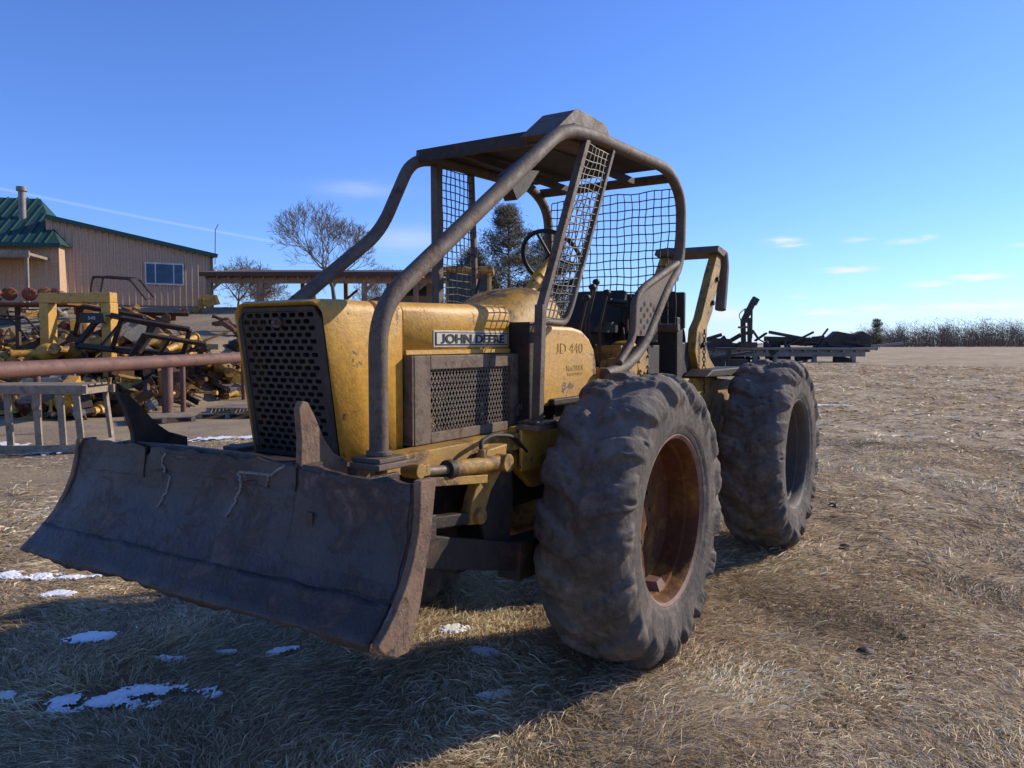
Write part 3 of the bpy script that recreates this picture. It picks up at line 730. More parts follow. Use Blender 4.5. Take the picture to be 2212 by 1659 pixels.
mb.box((1.44,.455,1.198),(1.585,.59,1.216)); mb.box((.33,.455,1.232),(.47,.59,1.246))
mb.tube([(-1.50,T,2.17),(-.86,T,1.95),(-.73,T,1.86),(-.73,T,1.64),(-.50,T+.01,1.50)],.024,12,fil=.10)
for (p,q) in (((1.51,T,1.216),(1.51,T,1.235)),((1.15,-T,1.2),(1.15,-T,1.235))): mb.cyl(p,q,.046,16)
cage=mb.obj("roll_cage",CAGE,SK,bevel=.004)
mb=MB()
mb.prism([(.03,2.735),(-1.33,2.775),(-1.33,2.765),(.03,2.722)],'y',-T,T,0)
mb.prism([(.03,2.735),(.03,2.722),(.035,2.66),(.045,2.66),(.045,2.73)],'y',-T+.03,T-.03,0)
for y in (-.25,.25): mb.box((-1.3,y-.02,2.68),(0,y+.02,2.722),0)
mb.obj("roof",DARK,cage,bevel=.002)
mb=MB(); mb.prism([(.12,2.68),(-.12,2.85),(-.17,2.868),(-.50,2.865),(-.59,2.78),(-.59,2.71),(.05,2.67)],'y',.24,.44)
mb.obj("roof_light_guard",CAGE,cage,bevel=.004)
mb=MB(); mb.prism([(.58,2.37),(.50,2.42),(.30,2.45),(.42,2.33),(.50,2.28)],'y',.40,.47); mb.beam((.62,.47,2.36),(.10,.44,2.66),.05,.03)
mb.obj("hanging_bracket",DARK,cage)
def wob(p,k=.006): return Vector(p)+Vector((noise.noise(Vector(p)*9)*k,noise.noise(Vector(p)*7+Vector((9,0,0)))*k,noise.noise(Vector(p)*8+Vector((0,5,0)))*k))
def wiregrid(mb,A,Bq,Cq,Dq,nu,nv,r=.0035,k=.010):
    A,Bq,Cq,Dq=map(Vector,(A,Bq,Cq,Dq))
    P=lambda u,v:A*(1-u)*(1-v)+Bq*u*(1-v)+Cq*u*v+Dq*(1-u)*v
    for i in range(nu+1):
        mb.tube([wob(P(i/nu,j/nv),k) for j in range(nv+1)],r,5,cap=False)
    for j in range(nv+1):
        mb.tube([wob(P(i/nu,j/nv),k) for i in range(nu+1)],r,5,cap=False)
mb=MB(); wiregrid(mb,(-1.50,-T+.03,2.66),(-1.50,T-.03,2.66),(-1.50,T-.03,1.74),(-1.50,-T+.03,1.74),18,16,.0042,.012)
mb.obj("mesh_guard",WIRE,cage)
mb=MB(); wiregrid(mb,(-.12,T,2.66),(-.41,T,2.66),(-.04,T,1.99),(.25,T,1.99),6,17); wiregrid(mb,(.25,T,1.99),(-.04,T,1.99),(.12,T,1.74),(.38,T,1.74),6,6)
mb.obj("mesh_guard",WIRE,cage)
mb=MB(); wiregrid(mb,(-.17,-T,2.68),(-.52,-T,2.68),(-.57,-T,1.83),(-.17,-T,1.83),8,19)
mb.obj("mesh_guard",WIRE,cage)
mb=MB()
po=[(-1.47,2.13),(-.87,1.925),(-.765,1.85),(-.765,1.66),(-.92,1.66),(-1.25,1.96),(-1.47,2.04)]
holes=[(-.83,1.82),(-.88,1.855),(-.93,1.82),(-.88,1.785),(-.83,1.75),(-.98,1.855),(-.93,1.75),(-.88,1.715),(-.83,1.68),(-.98,1.79),(-1.03,1.825)]
mb.prism(po,'y',T-.006,T+.006,0)
for (a,b_) in holes: mb.lathe([(0,.0),(0,.016)],(a,T+.0075,b_),'y',14,1,False)
mb.obj("side_plate",[CAGE,RADI],cage)

# --- rear section
mb=MB()
mb.prism([(-1.55,.82),(-1.55,1.28),(-1.75,1.36),(-2.15,1.36),(-3.25,1.28),(-3.3,.85),(-3.0,.7),(-1.8,.7)],'y',-.36,.48,0)
mb.box((-1.62,-.2,.62),(-1.2,.3,1.15),1)
mb.prism([(-1.85,1.37),(-2.95,1.34),(-3.0,1.38),(-2.85,1.42),(-2.0,1.42)],'y',.42,.60,1)
mb.obj("rear_frame",[YEL2,DARK],SK,bevel=.01)
mb=MB()
mb.lathe([(-.3,.0),(-.3,.20),(-.27,.20),(-.27,.12),(.24,.12),(.24,.20),(.27,.20),(.27,0)],(-1.95,.07,1.60),'y',24,0)
mb.box((-1.8,-.34,1.36),(-1.68,.44,1.80)); mb.box((-2.25,-.30,1.36),(-1.7,-.26,1.7)); mb.box((-2.2,.36,1.36),(-1.75,.40,1.62))
mb.box((-1.80,-.1,1.72),(-1.76,.46,1.98))
mb.obj("winch",DARK,SK,bevel=.01)
for y in (.42,.0):
    mb=MB()
    arm=[(-2.56,2.36),(-2.66,2.34),(-2.60,2.20),(-2.42,1.86),(-2.30,1.74),(-2.28,1.60),(-2.36,1.50),(-2.50,1.42),(-2.58,1.32),(-2.20,1.32),(-2.10,1.42),(-2.02,1.55),(-2.06,1.72),(-2.16,1.80),(-2.40,2.16)]
    mb.prism(arm,'y',y-.035,y+.035,0)
    for (x,z) in ((-2.50,2.12),(-2.40,1.93),(-2.18,1.60),(-2.3,1.40)): mb.cyl((x,y+.035,z),(x,y+.055,z),.022,10,1)
    mb.obj("arch_arm",[YEL2,DARK],SK,bevel=.008)
mb=MB()
mb.prism([(-2.48,2.385),(-2.70,2.36),(-2.72,2.31),(-2.60,2.305),(-2.44,2.335)],'y',-.05,.48,0)
for y in (.45,-.02): mb.tube([(-2.66,y,2.34),(-2.70,y,2.24),(-2.67,y,2.05),(-2.63,y,1.88)],.045,14,0,fil=.06)
mb.obj("arch_fairlead",CAGE,SK,bevel=.008)
mb=MB()
for i in range(16):
    z=1.70-.03*i; c=Vector((-2.15,.48,z)); h=i%2
    ring=[c+Vector((0 if h else .011*math.cos(a),.011*math.cos(a) if h else 0,.02*math.sin(a))) for a in np.linspace(0,2*math.pi,11)]
    mb.tube(ring,.0035,5,cap=False)
mb.obj("choker_chain",DARK,SK)

# ------------------------------------------------------------------ background helpers
def bplace(o,D,L,z,rot=0):
    x,y=B(D,L); o.location=(x,y,z); o.rotation_euler[2]=BROT+rot; return o
def bz(D,L): return float(terr(D,L))

bs=tag(empty("metal_building"),"tan ribbed metal building with green roof trim and slider window","building"); bplace(bs,40,-15.5,3.25,R_(29))
mb=MB(); W=7.3; roofz=lambda x:2.85+(-x)*.19
def ribwall(mb,x0,x1,zf,z0,y):
    x=x0; pr=[]
    while x<x1-1e-6:
        pr+= [(x,0),(min(x+.19,x1),0),(min(x+.21,x1),-.06),(min(x+.26,x1),-.06)]; x+=.29
    pr.append((x1,0))
    vs=[];
    for (a,b_) in pr: vs+=[(a,y+b_,z0),(a,y+b_,zf(a))]
    mb.add(vs,[(2*i,2*i+2,2*i+3,2*i+1) for i in range(len(pr)-1)])
ribwall(mb,-W,0,roofz,-1.0,0)
mb.add([(0,0,-1),(0,14,-1),(0,14,2.85),(0,0,2.85)],[(0,1,2,3)]); mb.add([(-W,0,-1),(-W,14,-1),(-W,14,roofz(-W)),(-W,0,roofz(-W))],[(0,1,2,3)])
mb.box((-.1,-.08,-.5),(.05,-.062,2.85),1) ; mb.box((-W,-.08,-.3),(0,-.064,.2),1)
mb.obj("wall",[TAN,TAND],bs,fixn=False)
mb=MB(); mb.add([(.25,-.3,roofz(.25)+.02),(.25,14.3,roofz(.25)+.02),(-W,14.3,roofz(-W)+.02),(-W,-.3,roofz(-W)+.02)],[(0,1,2,3)])
mb.beam((.25,-.3,roofz(.25)),(-W,-.3,roofz(-W)),.06,.2); mb.obj("roof",GRN,bs)
win=MB()
win.box((-3.15,-.11,1.25),(-1.35,-.065,2.35)); wf=win.obj("window",WFR,bs)
mb=MB()
for a,c in ((-3.08,-2.70),(-2.64,-1.86),(-1.80,-1.42)): mb.box((a,-.118,1.33),(c,-.112,2.27))
mb.obj("window_pane",GLS,wf)
MB().tube([(.3,1,2.5),(.35,1,4.3),(.5,1,4.6)],.025,5).obj("antenna",SILV,bs)
hs=tag(empty("green_roof_building"),"tan metal building with dark green roof and stovepipe","building"); bplace(hs,36.0,-20.85,3.1,R_(12))
mb=MB(); ribwall(mb,-12,-.15,lambda x:3.1,-1.2,0); mb.add([(-.15,0,-1.2),(-.15,3.9,-1.2),(-.15,3.9,3.1),(-.15,0,3.1)],[(0,1,2,3)]); mb.obj("wall",TAN,hs,fixn=False)
mb=MB(); x=-12; E=3.0; HI=2.75
def rz(y): return E+(y+.6)/4.4*HI
mb.add([(-12,-.6,E),(.1,-.6,E),(-2.2,3.8,E+HI),(-12,3.8,E+HI)],[(0,1,2,3)])
while x<-.2:
    yt=min(3.8,-.6+(.1-x)/2.3*4.4)
    if yt>-.3: mb.beam((x,-.6,E+.03),(x,yt,rz(yt)+.03),.05,.06)
    x+=.44
mb.add([(.1,-.6,E),(.1,3.8,E),(-2.2,3.8,E+HI)],[(0,1,2)])
mb.beam((-12,-.62,E-.06),(.1,-.62,E-.06),.05,.2); mb.obj("roof",GRN,hs,fixn=False)
mb=MB(); mb.cyl((-2.3,1.8,4.0),(-2.3,1.8,5.8),.16,12); mb.cyl((-2.3,1.8,5.75),(-2.3,1.8,5.95),.24,12); mb.obj("stovepipe",SILV,hs)
mb=MB(); mb.box((-12,-2.2,2.30),(-.6,0,2.42)); mb.box((-12,-2.3,2.2),(-.6,-2.2,2.5))
for x in (-5.6,-3.2,-.8): mb.box((x-.07,-2.1,-1),(x+.07,-1.95,2.3))
mb.obj("porch",WOOD,hs)
ls=tag(empty("pole_shed"),"open wooden pole shed with low metal roof","shed"); bplace(ls,33,-13.0,3.0)
mb=MB()
mb.add([(-.2,-.3,1.55),(11.5,-.3,1.55),(11.5,7,2.35),(-.2,7,2.35)],[(0,1,2,3)]); mb.add([(-.2,-.3,1.5),(11.5,-.3,1.5),(11.5,7,2.3),(-.2,7,2.3)],[(0,1,2,3)])
mb.beam((-.2,-.32,1.5),(11.5,-.32,1.5),.04,.18); mb.beam((-.2,-.3,1.52),(-.2,7,2.32),.04,.16); mb.obj("roof",RUSTD,ls,fixn=False)
mb=MB()
for i in range(24): mb.beam((i*.49,-.2,1.40),(i*.49,7,2.2),.06,.2)
mb.beam((0,0,1.25),(11.3,0,1.25),.08,.25); mb.obj("rafter",LUMB,ls)
for i in range(6):
    for y in (0,6.6):
        mb=MB(); x=.1+i*2.2; mb.box((x-.1,y-.1,-1.2),(x+.1,y+.1,1.3+(.7 if y else 0))); mb.beam((x,y,.8),(x+.6,y,1.3),.1,.12); mb.obj("post",LUMB,ls)

# trees ------------------------------------------------------------
def bare_tree(h,seed,spread=.55,lev=6,rootr=.02,rmin=.010):
    r=random.Random(seed); trunk=MB(); crown=MB()
    def grow(p,d,ln,rad,l):
        q=p; pts=[p]
        for i in range(3):
            d=(d+Vector((r.uniform(-.12,.12),r.uniform(-.12,.12),r.uniform(-.02,.12)))).normalized(); q=q+d*ln/3; pts.append(q)
        (trunk if l<2 else crown).tube([tuple(a) for a in pts],rad,6 if l<2 else 3,0,cap=False,r2=rad*.62)
        if l>=lev: return
        nb=3 if l<lev-1 else 5
        a0=r.uniform(0,6.28)
        for k in range(nb):
            t_=r.uniform(.35,.85)*spread*1.7
            side=d.orthogonal().normalized(); side.rotate(Matrix.Rotation(a0+k*2.1+r.uniform(-.4,.4),3,d))
            nd=(d+side*t_).normalized()
            st=pts[-1] if k<2 else pts[r.choice((1,2,3))]
            grow(st,nd,ln*r.uniform(.68,.84),max(rmin,rad*.56),l+1)
    grow(Vector((0,0,-.3)),Vector((0,0,1)),h*.24,h*rootr,0)
    return trunk,crown
def addtree(D,L,h,seed,label,**k):
    t_,c_=bare_tree(h,seed,**k); e=tag(empty("bare_tree"),label,"tree"); bplace(e,D,L,bz(D,L))
    t_.obj("trunk",BARK,e,fixn=False); c_.obj("crown",TWIG,e,fixn=False)
addtree(52,-11.9,9.6,3,"tall leafless tree with rounded crown behind the shed",spread=.50,lev=7)
addtree(62,-10.6,6.2,5,"small leafless tree beside the pole shed",spread=.8)
addtree(48,-17.0,5.0,8,"low bushy leafless tree beyond the metal building",spread=.85)
addtree(50,-16.4,4.2,9,"low bushy leafless tree beyond the metal building",spread=.85)
addtree(58,-9.6,4.8,12,"small leafless tree beside the pole shed",spread=.85)
addtree(60,-20.0,5.6,14,"low bushy leafless tree beyond the metal building",spread=.85)
addtree(56,-17.6,4.4,19,"low bushy leafless tree beyond the metal building",spread=.85)
def pine(h,wid,seed,nb=130,low=.1):
    r=random.Random(seed); tr=MB(); cr=MB()
    tr.tube([(0,0,-.3),(0.05,0,h*.5),(0,0,h)],h*.02,8,r2=.02)
    for i in range(nb):
        z=h*(low+(.97-low)*r.random()**.9); a=r.uniform(0,6.28); ln=wid*(1-(z/h)**2.4)*r.uniform(.4,1.1)+.25
        d=Vector((math.cos(a),math.sin(a),.35)); e=Vector((0,0,z))+d*ln
        tr.tube([(0,0,z),tuple(e)],.03,3,cap=False,r2=.01)
        for j in range(int(50+80*ln/wid)):
            u=r.uniform(.35,1.08); c=Vector((0,0,z))+d*ln*u+Vector((r.gauss(0,.17),r.gauss(0,.17),r.gauss(0,.12)))
            dd=Vector((r.gauss(0,1),r.gauss(0,1),r.gauss(.3,.8))).normalized(); sd=dd.orthogonal().normalized()*.022
            cr.add([c-sd,c+sd,c+dd*r.uniform(.15,.34)],[(0,1,2)])
    return tr,cr
for (D,L,h,w,sd,nb) in ((40,-.2,8.2,2.1,2,150),(43,2.1,7.2,2.2,4,130),(41,-2.0,5.8,1.9,9,110)):
    t_,c_=pine(h,w,sd,nb); e=tag(empty("pine_tree"),"airy brownish green pine tree standing behind the skidder","tree"); bplace(e,D,L,bz(D,L)+.1)
    t_.obj("trunk",BARK,e,fixn=False); c_.obj("crown",NEED,e,fixn=False)
# distant wood
r=random.Random(5); mb=MB()
for i in range(1600):
    L=r.uniform(92,330) if i>380 else r.uniform(88,165); D=r.uniform(185,240)
    env=min(1,max(0,(L-90)/30))
    h=(3.2+6.2*env)*r.uniform(.55,1.12)*(1.0+.16*math.sin(L*.13)+.12*math.sin(L*.41+1))
    p=Vector((L,D,0))
    mb.tube([tuple(p),tuple(p+Vector((0,0,h*.6)))],.06,3,0,cap=False,r2=.03)
    for j in range(54):
        zz=r.random(); z=h*(.02+.8*zz); s_=Vector((r.gauss(0,1),r.gauss(0,.5),0))*(1.7*math.sin(min(1,zz+.3)*2.5)); c=p+Vector((0,0,z))+s_*.7
        e=c+Vector((r.gauss(0,.7),0,r.uniform(.1,.9))); w=r.uniform(.06,.15)*(1.5-zz)
        mb.add([c,c+Vector((w,0,w*.3)),e],[(0,1,2)],0)
wd=mb.obj("distant_wood",WOODM,fixn=False); bplace(wd,0,0,.3); wd["kind"]="stuff"
t_,c_=pine(4.6,1.1,31,70); e=tag(empty("pine_tree"),"small dark pine at the edge of the far wood","tree"); bplace(e,110,52,.3)
t_.obj("trunk",BARK,e,fixn=False); c_.obj("crown",NEED,e,fixn=False)

# pipe on posts
pp=tag(empty("steel_pipe_rack"),"long brown steel pipe lying on steel posts","pipe")
pl=lambda D: -8.9+(D-10.5)*(1.6/10.1)
MB().cyl((*B(10.0,pl(10.0)),1.13),(*B(21.5,pl(21.5)),1.22),.145,20).obj("pipe",PIPE,pp)
for D in (13.6,17.4,18.0,20.8):
    mb=MB(); g=bz(D,pl(D)); a=(*B(D,pl(D)),g-.3); mb.cyl(a,(a[0],a[1],1.05),.12 if D==17.4 else .06,12); mb.obj("post",PIPE,pp)

wg=tag(empty("wooden_crate_frame"),"weathered grey wooden crate frame standing on bare ground","crate"); bplace(wg,11.2,-6.2,0,R_(4))
mb=MB()
for (a,b_) in (((-2.2,0,.93),(0,0,.93)),((-2.2,0,.06),(0,0,.06))): mb.beam(a,b_,.05,.12,0,up=(0,0,1))
for x in (-1.95,-1.45,-1.02,-.62,-.28,-.02): mb.beam((x-.08,.03,.0),(x-.12 if x<-.1 else x-.16,.03,.99),.09,.04,0,up=(0,1,0))
for x in (-2.1,-.05): mb.beam((x,.9,.0),(x-.1,.9,.95),.09,.05); mb.beam((x-.05,.03,.9),(x-.05,.9,.9),.05,.09); mb.beam((x,.03,.08),(x,.9,.08),.05,.09)
mb.beam((-2.2,.9,.90),(0,.9,.90),.05,.12)
for k in range(4): mb.beam((-2.2,.15+.22*k,.985),(-.1,.15+.22*k,.985),.16,.02)
mb.obj("slatted_frame",WOOD,wg)
def pallet():
    mb=MB()
    for x in (0,.55,1.1): mb.box((x-.04,0,0),(x+.04,1.0,.09))
    for k in range(6): mb.box((-.04,k*.18,.09),(1.14,k*.18+.12,.112))
    return mb
for (D,L,rt,z) in ((16.2,-6.6,.2,0),(16.4,-6.5,-.1,.115),(15.0,-7.4,.6,.02)):
    o=tag(pallet().obj("wooden_pallet",WOOD),"grey wooden pallet lying on the ground","pallet","wooden pallets in the yard"); bplace(o,D,L,bz(D,L)+z,rt)

# ------------------------------------------------------------------ scrap yard
def k_axle():
    mb=MB(); mb.lathe([(-.95,0),(-.95,.16),(-.90,.16),(-.90,.11),(-.55,.10),(-.32,.13),(-.2,.24),(0,.28),(.2,.24),(.32,.13),(.55,.10),(.90,.11),(.90,.16),(.95,.16),(.95,0)],seg=18)
    mb.lathe([(0,.24),(.22,.20),(.30,.10),(.42,.09),(.42,0)],axis='x',seg=14)
    for i in range(8):
        a=i*math.pi/4; mb.cyl((.13*math.cos(a),.95,.13*math.sin(a)),(.13*math.cos(a),.985,.13*math.sin(a)),.016,6)
    return mb
def k_hub():
    mb=MB(); mb.lathe([(-.22,0),(-.22,.08),(-.17,.09),(-.16,.22),(-.12,.30),(-.08,.31),(-.06,.22),(.05,.2),(.08,.14),(.22,.13),(.22,.07),(.34,.06),(.34,0)],seg=20)
    for i in range(10):
        a=i*math.pi/5; mb.cyl((.25*math.cos(a),-.10,.25*math.sin(a)),(.25*math.cos(a),-.2,.25*math.sin(a)),.022,6)
    return mb
def k_cage():
    mb=MB()
    for y in (-.6,.6): mb.tube([(-.9,y,0),(-.8,y,1.05),(.5,y,1.1),(1.1,y,.4)],.04,8,fil=.15)
    for (x,z) in ((-.8,1.05),(.5,1.1),(-.9,.02),(1.1,.4)): mb.beam((x,-.6,z),(x,.6,z),.06,.06)
    for i in range(9): mb.tube([(-.85,-.55+i*.137,.1),(-.79,-.55+i*.137,1.0)],.006,4)
    for i in range(7): mb.tube([(-.85+.01*i,-.6,.15+i*.13),(-.85+.01*i,.6,.15+i*.13)],.006,4)
    return mb
def k_frame():
    mb=MB(); mb.beam((-1.3,-.35,0),(1.3,-.35,0),.08,.2); mb.beam((-1.3,.35,0),(1.3,.35,0),.08,.2)
    for x in (-1.1,-.2,.9): mb.beam((x,-.35,0),(x,.35,0),.12,.14)
    mb.prism([(.6,.1),(1.25,.1),(1.1,.55),(.85,.6)],'y',-.37,-.33); mb.prism([(.6,.1),(1.25,.1),(1.1,.55),(.85,.6)],'y',.33,.37)
    return mb
def k_engine():
    mb=MB(); mb.box((-.45,-.22,0),(.45,.22,.5)); mb.box((-.42,-.15,.5),(.42,.15,.68)); mb.box((-.38,-.26,-.16),(.38,.2,0))
    for i in range(4): mb.cyl((-.3+.2*i,.22,.4),(-.3+.2*i,.34,.46),.035,8); 
    mb.tube([(-.35,.34,.46),(.35,.34,.46),(.45,.34,.8)],.045,8,fil=.08); mb.lathe([(0,0),(0,.22),(.06,.22),(.08,.1),(.12,.1),(.12,0)],(.45,0,.2),'x',18)
    return mb
def k_arm():
    mb=MB(); mb.prism([(-1.1,0),(-1.0,.14),(-.2,.34),(.7,.22),(1.1,.08),(1.1,-.06),(.6,0),(-.2,.08),(-.9,-.08)],'y',-.06,.06)
    mb.cyl((-1.02,-.14,.03),(-1.02,.14,.03),.09,12); mb.cyl((1.05,-.12,.01),(1.05,.12,.01),.08,12); mb.cyl((-.6,.0,.3),(.3,0,.5),.05,10); mb.cyl((.3,0,.5),(.8,0,.3),.025,8)
    return mb
def k_plate():
    mb=MB(); mb.prism([(-.7,0),(.6,0),(.75,.1),(.7,.6),(.1,.8),(-.6,.66)],'y',-.015,.015); mb.box((-.5,.015,.1),(-.44,.12,.6)); mb.box((.3,.015,.05),(.36,.12,.6)); return mb
def k_beam():
    mb=MB(); mb.box((-1.3,-.09,-.1),(1.3,.09,-.075)); mb.box((-1.3,-.09,.075),(1.3,.09,.1)); mb.box((-1.3,-.01,-.075),(1.3,.01,.075)); return mb
def k_bundle():
    mb=MB(); mb.tube([(-1.2,0,0),(0,.05,.02),(1.2,0,.1)],.045,10); mb.cyl((-1.25,0,0),(-1.1,0,0),.08,10); mb.cyl((1.05,0,.09),(1.2,0,.1),.07,10); mb.cyl((-.2,.05,.02),(.3,.045,.04),.065,10); return mb
def k_open():
    mb=MB()
    P=[(-.9,0,-.45),(.9,0,-.45),(1.1,0,.35),(-.6,0,.5)]
    for i in range(4): mb.beam(P[i],P[(i+1)%4],.12,.10,0,up=(0,1,0))
    mb.beam((-.2,0,-.45),(.1,0,.42),.08,.06,0,up=(0,1,0)); return mb
KIN=[("drive_axle",k_axle,"drive axle housing lying in the scrap pile","axle"),("bolted_hub",k_hub,"bolted wheel hub lying in the scrap pile","hub"),
("cab_cage",k_cage,"bent pipe cab cage lying in the scrap pile","cage"),("junk_chassis",k_frame,"cut machine chassis lying in the scrap pile","chassis"),
("engine_block",k_engine,"old engine block lying in the scrap pile","engine"),("boom_section",k_arm,"lift arm lying in the scrap pile","arm"),
("torn_steel_sheet",k_plate,"torn steel plate lying in the scrap pile","plate"),("steel_girder",k_beam,"steel beam lying in the scrap pile","beam"),("driveshaft",k_bundle,"driveshaft lying in the scrap pile","driveshaft"),
("channel_rectangle",k_open,"open channel steel frame leaning on the scrap pile","frame")]
CV={'yellow':YEL2,'bright yellow':YEL,'rusty':RUST,'dark':DARK,'brown rusted':RUSTD,'grey':SILV,'orange':ORG}
cache={}
def scrap(k,colr,D,L,z,rot,sc_=1):
    nm,fn,lab,cat=KIN[k]
    if (k,colr) not in cache:
        o=fn().obj(nm,CV[colr]); cache[(k,colr)]=o.data
    else:
        o=bpy.data.objects.new(nm,cache[(k,colr)]); COL.objects.link(o)
    x,y=B(D,L); o.location=(x,y,z); o.rotation_euler=rot; o.scale=(sc_,)*3
    tag(o,colr+" "+lab,cat,"scrap machine parts piled in the yard"); return o
r=random.Random(42)
wts=[0]*10+[1]*8+[3]*4+[4]*6+[5]*5+[6]*5+[7]*3+[8]*9
for i in range(400):
    if i<110: D=16.3+2.2*r.random(); a=r.uniform(-.70,-.34)
    elif i<320: D=17.8+5.0*r.random(); a=r.uniform(-.70,-.34)
    else: D=22+10*r.random(); a=r.uniform(-.70,-.34)
    L=a*D
    if abs(L-pl(D))<.9 and D<21.0: L=pl(D)-.9-r.random()*1.5
    if L>pl(D) and D<21.5: continue
    k=r.choice(wts); pal=['yellow']*6+['bright yellow']*2+['rusty']*3+['dark']*5+['brown rusted']*5+['grey']*2
    if k==1: pal=['yellow','bright yellow','orange','rusty','brown rusted']
    if k==7: pal=['dark','brown rusted']
    if k==6: pal=['dark','brown rusted','grey','yellow']
    g=bz(D,L); z=g+r.uniform(.03,.38)
    scrap(k,r.choice(pal),D,L,z,(r.gauss(0,.3),r.gauss(0,.25),r.uniform(0,6.28)),r.uniform(.5,.8))
for i in range(12):
    D=19.0+i*.25+r.uniform(-.2,.2); L=-13.2+i*.46
    scrap(0,'yellow' if i%3 else 'bright yellow',D,L,bz(D,L)+.55+.15*(i%2),(r.gauss(0,.1),r.gauss(0,.1),BROT+r.uniform(-1.2,1.2)),.85)
for i in range(6):
    scrap(1,'orange' if i%2 else 'rusty',20.6+.2*i+r.uniform(-.2,.2),-14.3+.36*i+r.uniform(-.1,.1),2.95,(0.2+r.uniform(-.3,.3),0,BROT+r.uniform(-.6,.9)),.62)
for (D,L,z,rx,rz_,s9) in ((18.8,-8.9,1.75,.5,.2,.9),(19.2,-9.9,1.85,-.5,-.25,1.0),(18.4,-8.3,1.45,.7,.5,.8),(20.5,-10.8,2.1,.4,.1,.9)):
    scrap(9,'dark',D,L,z,(rx,.1,BROT+rz_),s9)
pf=tag(empty("yellow_portal_stand"),"bright yellow steel portal frame standing in the scrap yard","frame"); bplace(pf,19.6,-10.1,.9,R_(-8))
mb=MB(); mb.box((-2.0,-.15,1.72),(0,.15,1.98)); 
mb.obj("crossbeam",YEL,pf,bevel=.02)
for x in (-1.85,-.12): MB().box((x-.13,-.16,-.6),(x+.13,.16,1.72)).obj("leg",YEL,pf,bevel=.02)
rk=tag(empty("parts_rack"),"rusty steel rack holding hub assemblies","rack"); bplace(rk,21.2,-12.9,1.0)
MB().box((-2.6,-.7,1.62),(1.1,.9,1.68)).obj("deck",RUST,rk)
for x in (-2.4,-.9,.8): MB().box((x-.05,.3,-.6),(x+.05,.4,1.60)).obj("leg",RUSTD,rk)
for (D,L,z,rz_,s9) in ((24,-12.2,2.75,.2,.8),(19.5,-12.9,1.5,.2,.7)):
    scrap(2,'dark',D,L,z,(.1,.1,BROT+rz_),s9)
pn=tag(MB().prism([(-.32,0),(.30,0),(.28,.24),(-.26,.26)],'y',-.02,.02).obj("machine_side_panel",JUNKD,bevel=.01),"dark machine side panel with white number on the scrap pile","panel"); bplace(pn,19.2,-10.45,2.10,R_(10))
text("540",.12,(0,-.0235,.125),(math.pi/2,0,0),WFR,pn,"panel_number",.002,0)
ld=tag(empty("yellow_loader"),"yellow loader with glazed cab parked by the pole shed","loader"); bplace(ld,30,-2.6,bz(30,-2.6)); ld.scale=(1.25,1.25,1.35)
mb=MB(); mb.box((-1.0,0,.8),(2.2,1.6,1.7)); mb.box((0,.1,1.7),(1.4,1.5,1.85)); mb.box((-.1,.0,2.95),(1.5,1.6,3.1))
for x in (0,1.3):
    for y in (.1,1.4): mb.box((x,y,1.85),(x+.1,y+.1,2.95))
mb.obj("body",YEL2,ld,bevel=.03)
MB().box((.1,.12,1.9),(1.3,.15,2.9)).obj("window",GLSD,ld)
for x in (-.6,1.6): MB().lathe([(0,0),(0,.4),(.05,.62),(.35,.65),(.4,.4),(.4,0)],(x,-.2,.6),'y',24).obj("wheel",RUB,ld)
vn=tag(empty("grey_van"),"grey van parked beneath the pole shed","van"); bplace(vn,38,-5.8,2.6)
mb=MB(); mb.prism([(-1.2,.5),(2.0,.5),(2.0,1.9),(-.2,1.95),(-.6,1.3),(-1.2,1.15)],'y',0,1.8); mb.obj("body",SILV,vn,bevel=.05)
MB().prism([(-.5,1.3),(1.6,1.3),(1.6,1.78),(-.15,1.8)],'y',-.02,-.005).obj("window",GLSD,vn)
for x in (-.6,1.4): MB().lathe([(0,0),(0,.36),(.25,.36),(.25,0)],(x,-.03,.4),'y',20).obj("wheel",RUB,vn)

# ------------------------------------------------------------------ flatbed with gear
tl=tag(empty("flatbed_trailer"),"long grey flatbed trailer loaded with dark logging gear","trailer"); bplace(tl,45,11.2,bz(45,14)-.12)
mb=MB(); mb.box((-.2,0,.85),(10.2,2.2,1.0)); mb.box((-.2,.3,.45),(9.6,.5,.85)); mb.box((-.2,1.7,.45),(9.6,1.9,.85))
for i in range(14): mb.box((-.1+i*.75,.02,.72),(0+i*.75,2.18,.85))
mb.beam((9.0,1.1,.9),(12.2,1.1,1.25),.2,.15); mb.beam((0,-.02,.93),(10.1,-.02,.93),.03,.12)
for x in (.5,3.0,4.2,6.5,8.8): mb.box((x,.3,-.1),(x+.25,.55,.55)); mb.box((x,1.7,-.1),(x+.25,1.9,.55))
mb.obj("deck",SILV,tl,bevel=.02)
mb=MB()
mb.beam((3.8,.8,1.5),(9.2,.8,1.35),.25,.3); mb.beam((4.0,.6,1.9),(7.8,.8,1.2),.15,.18); mb.prism([(6.8,1.0),(10.0,1.0),(10.0,1.7),(9.5,1.95),(9.0,1.75),(8.0,1.95),(7.6,1.6),(7.2,1.5)],'y',.5,1.2)
mb.beam((5.0,.5,1.1),(6.6,.5,1.9),.12,.12); mb.beam((6.6,.4,1.0),(7.4,.4,2.1),.1,.1); mb.prism([(.4,1.0),(2.0,1.0),(1.6,1.5),(.6,1.55)],'y',.3,1.4); mb.beam((-.6,.6,1.2),(1.2,.6,1.75),.2,.2)
mb.cyl((4.2,1.2,1.25),(10,1.2,1.25),.14,10)
rq=random.Random(9)
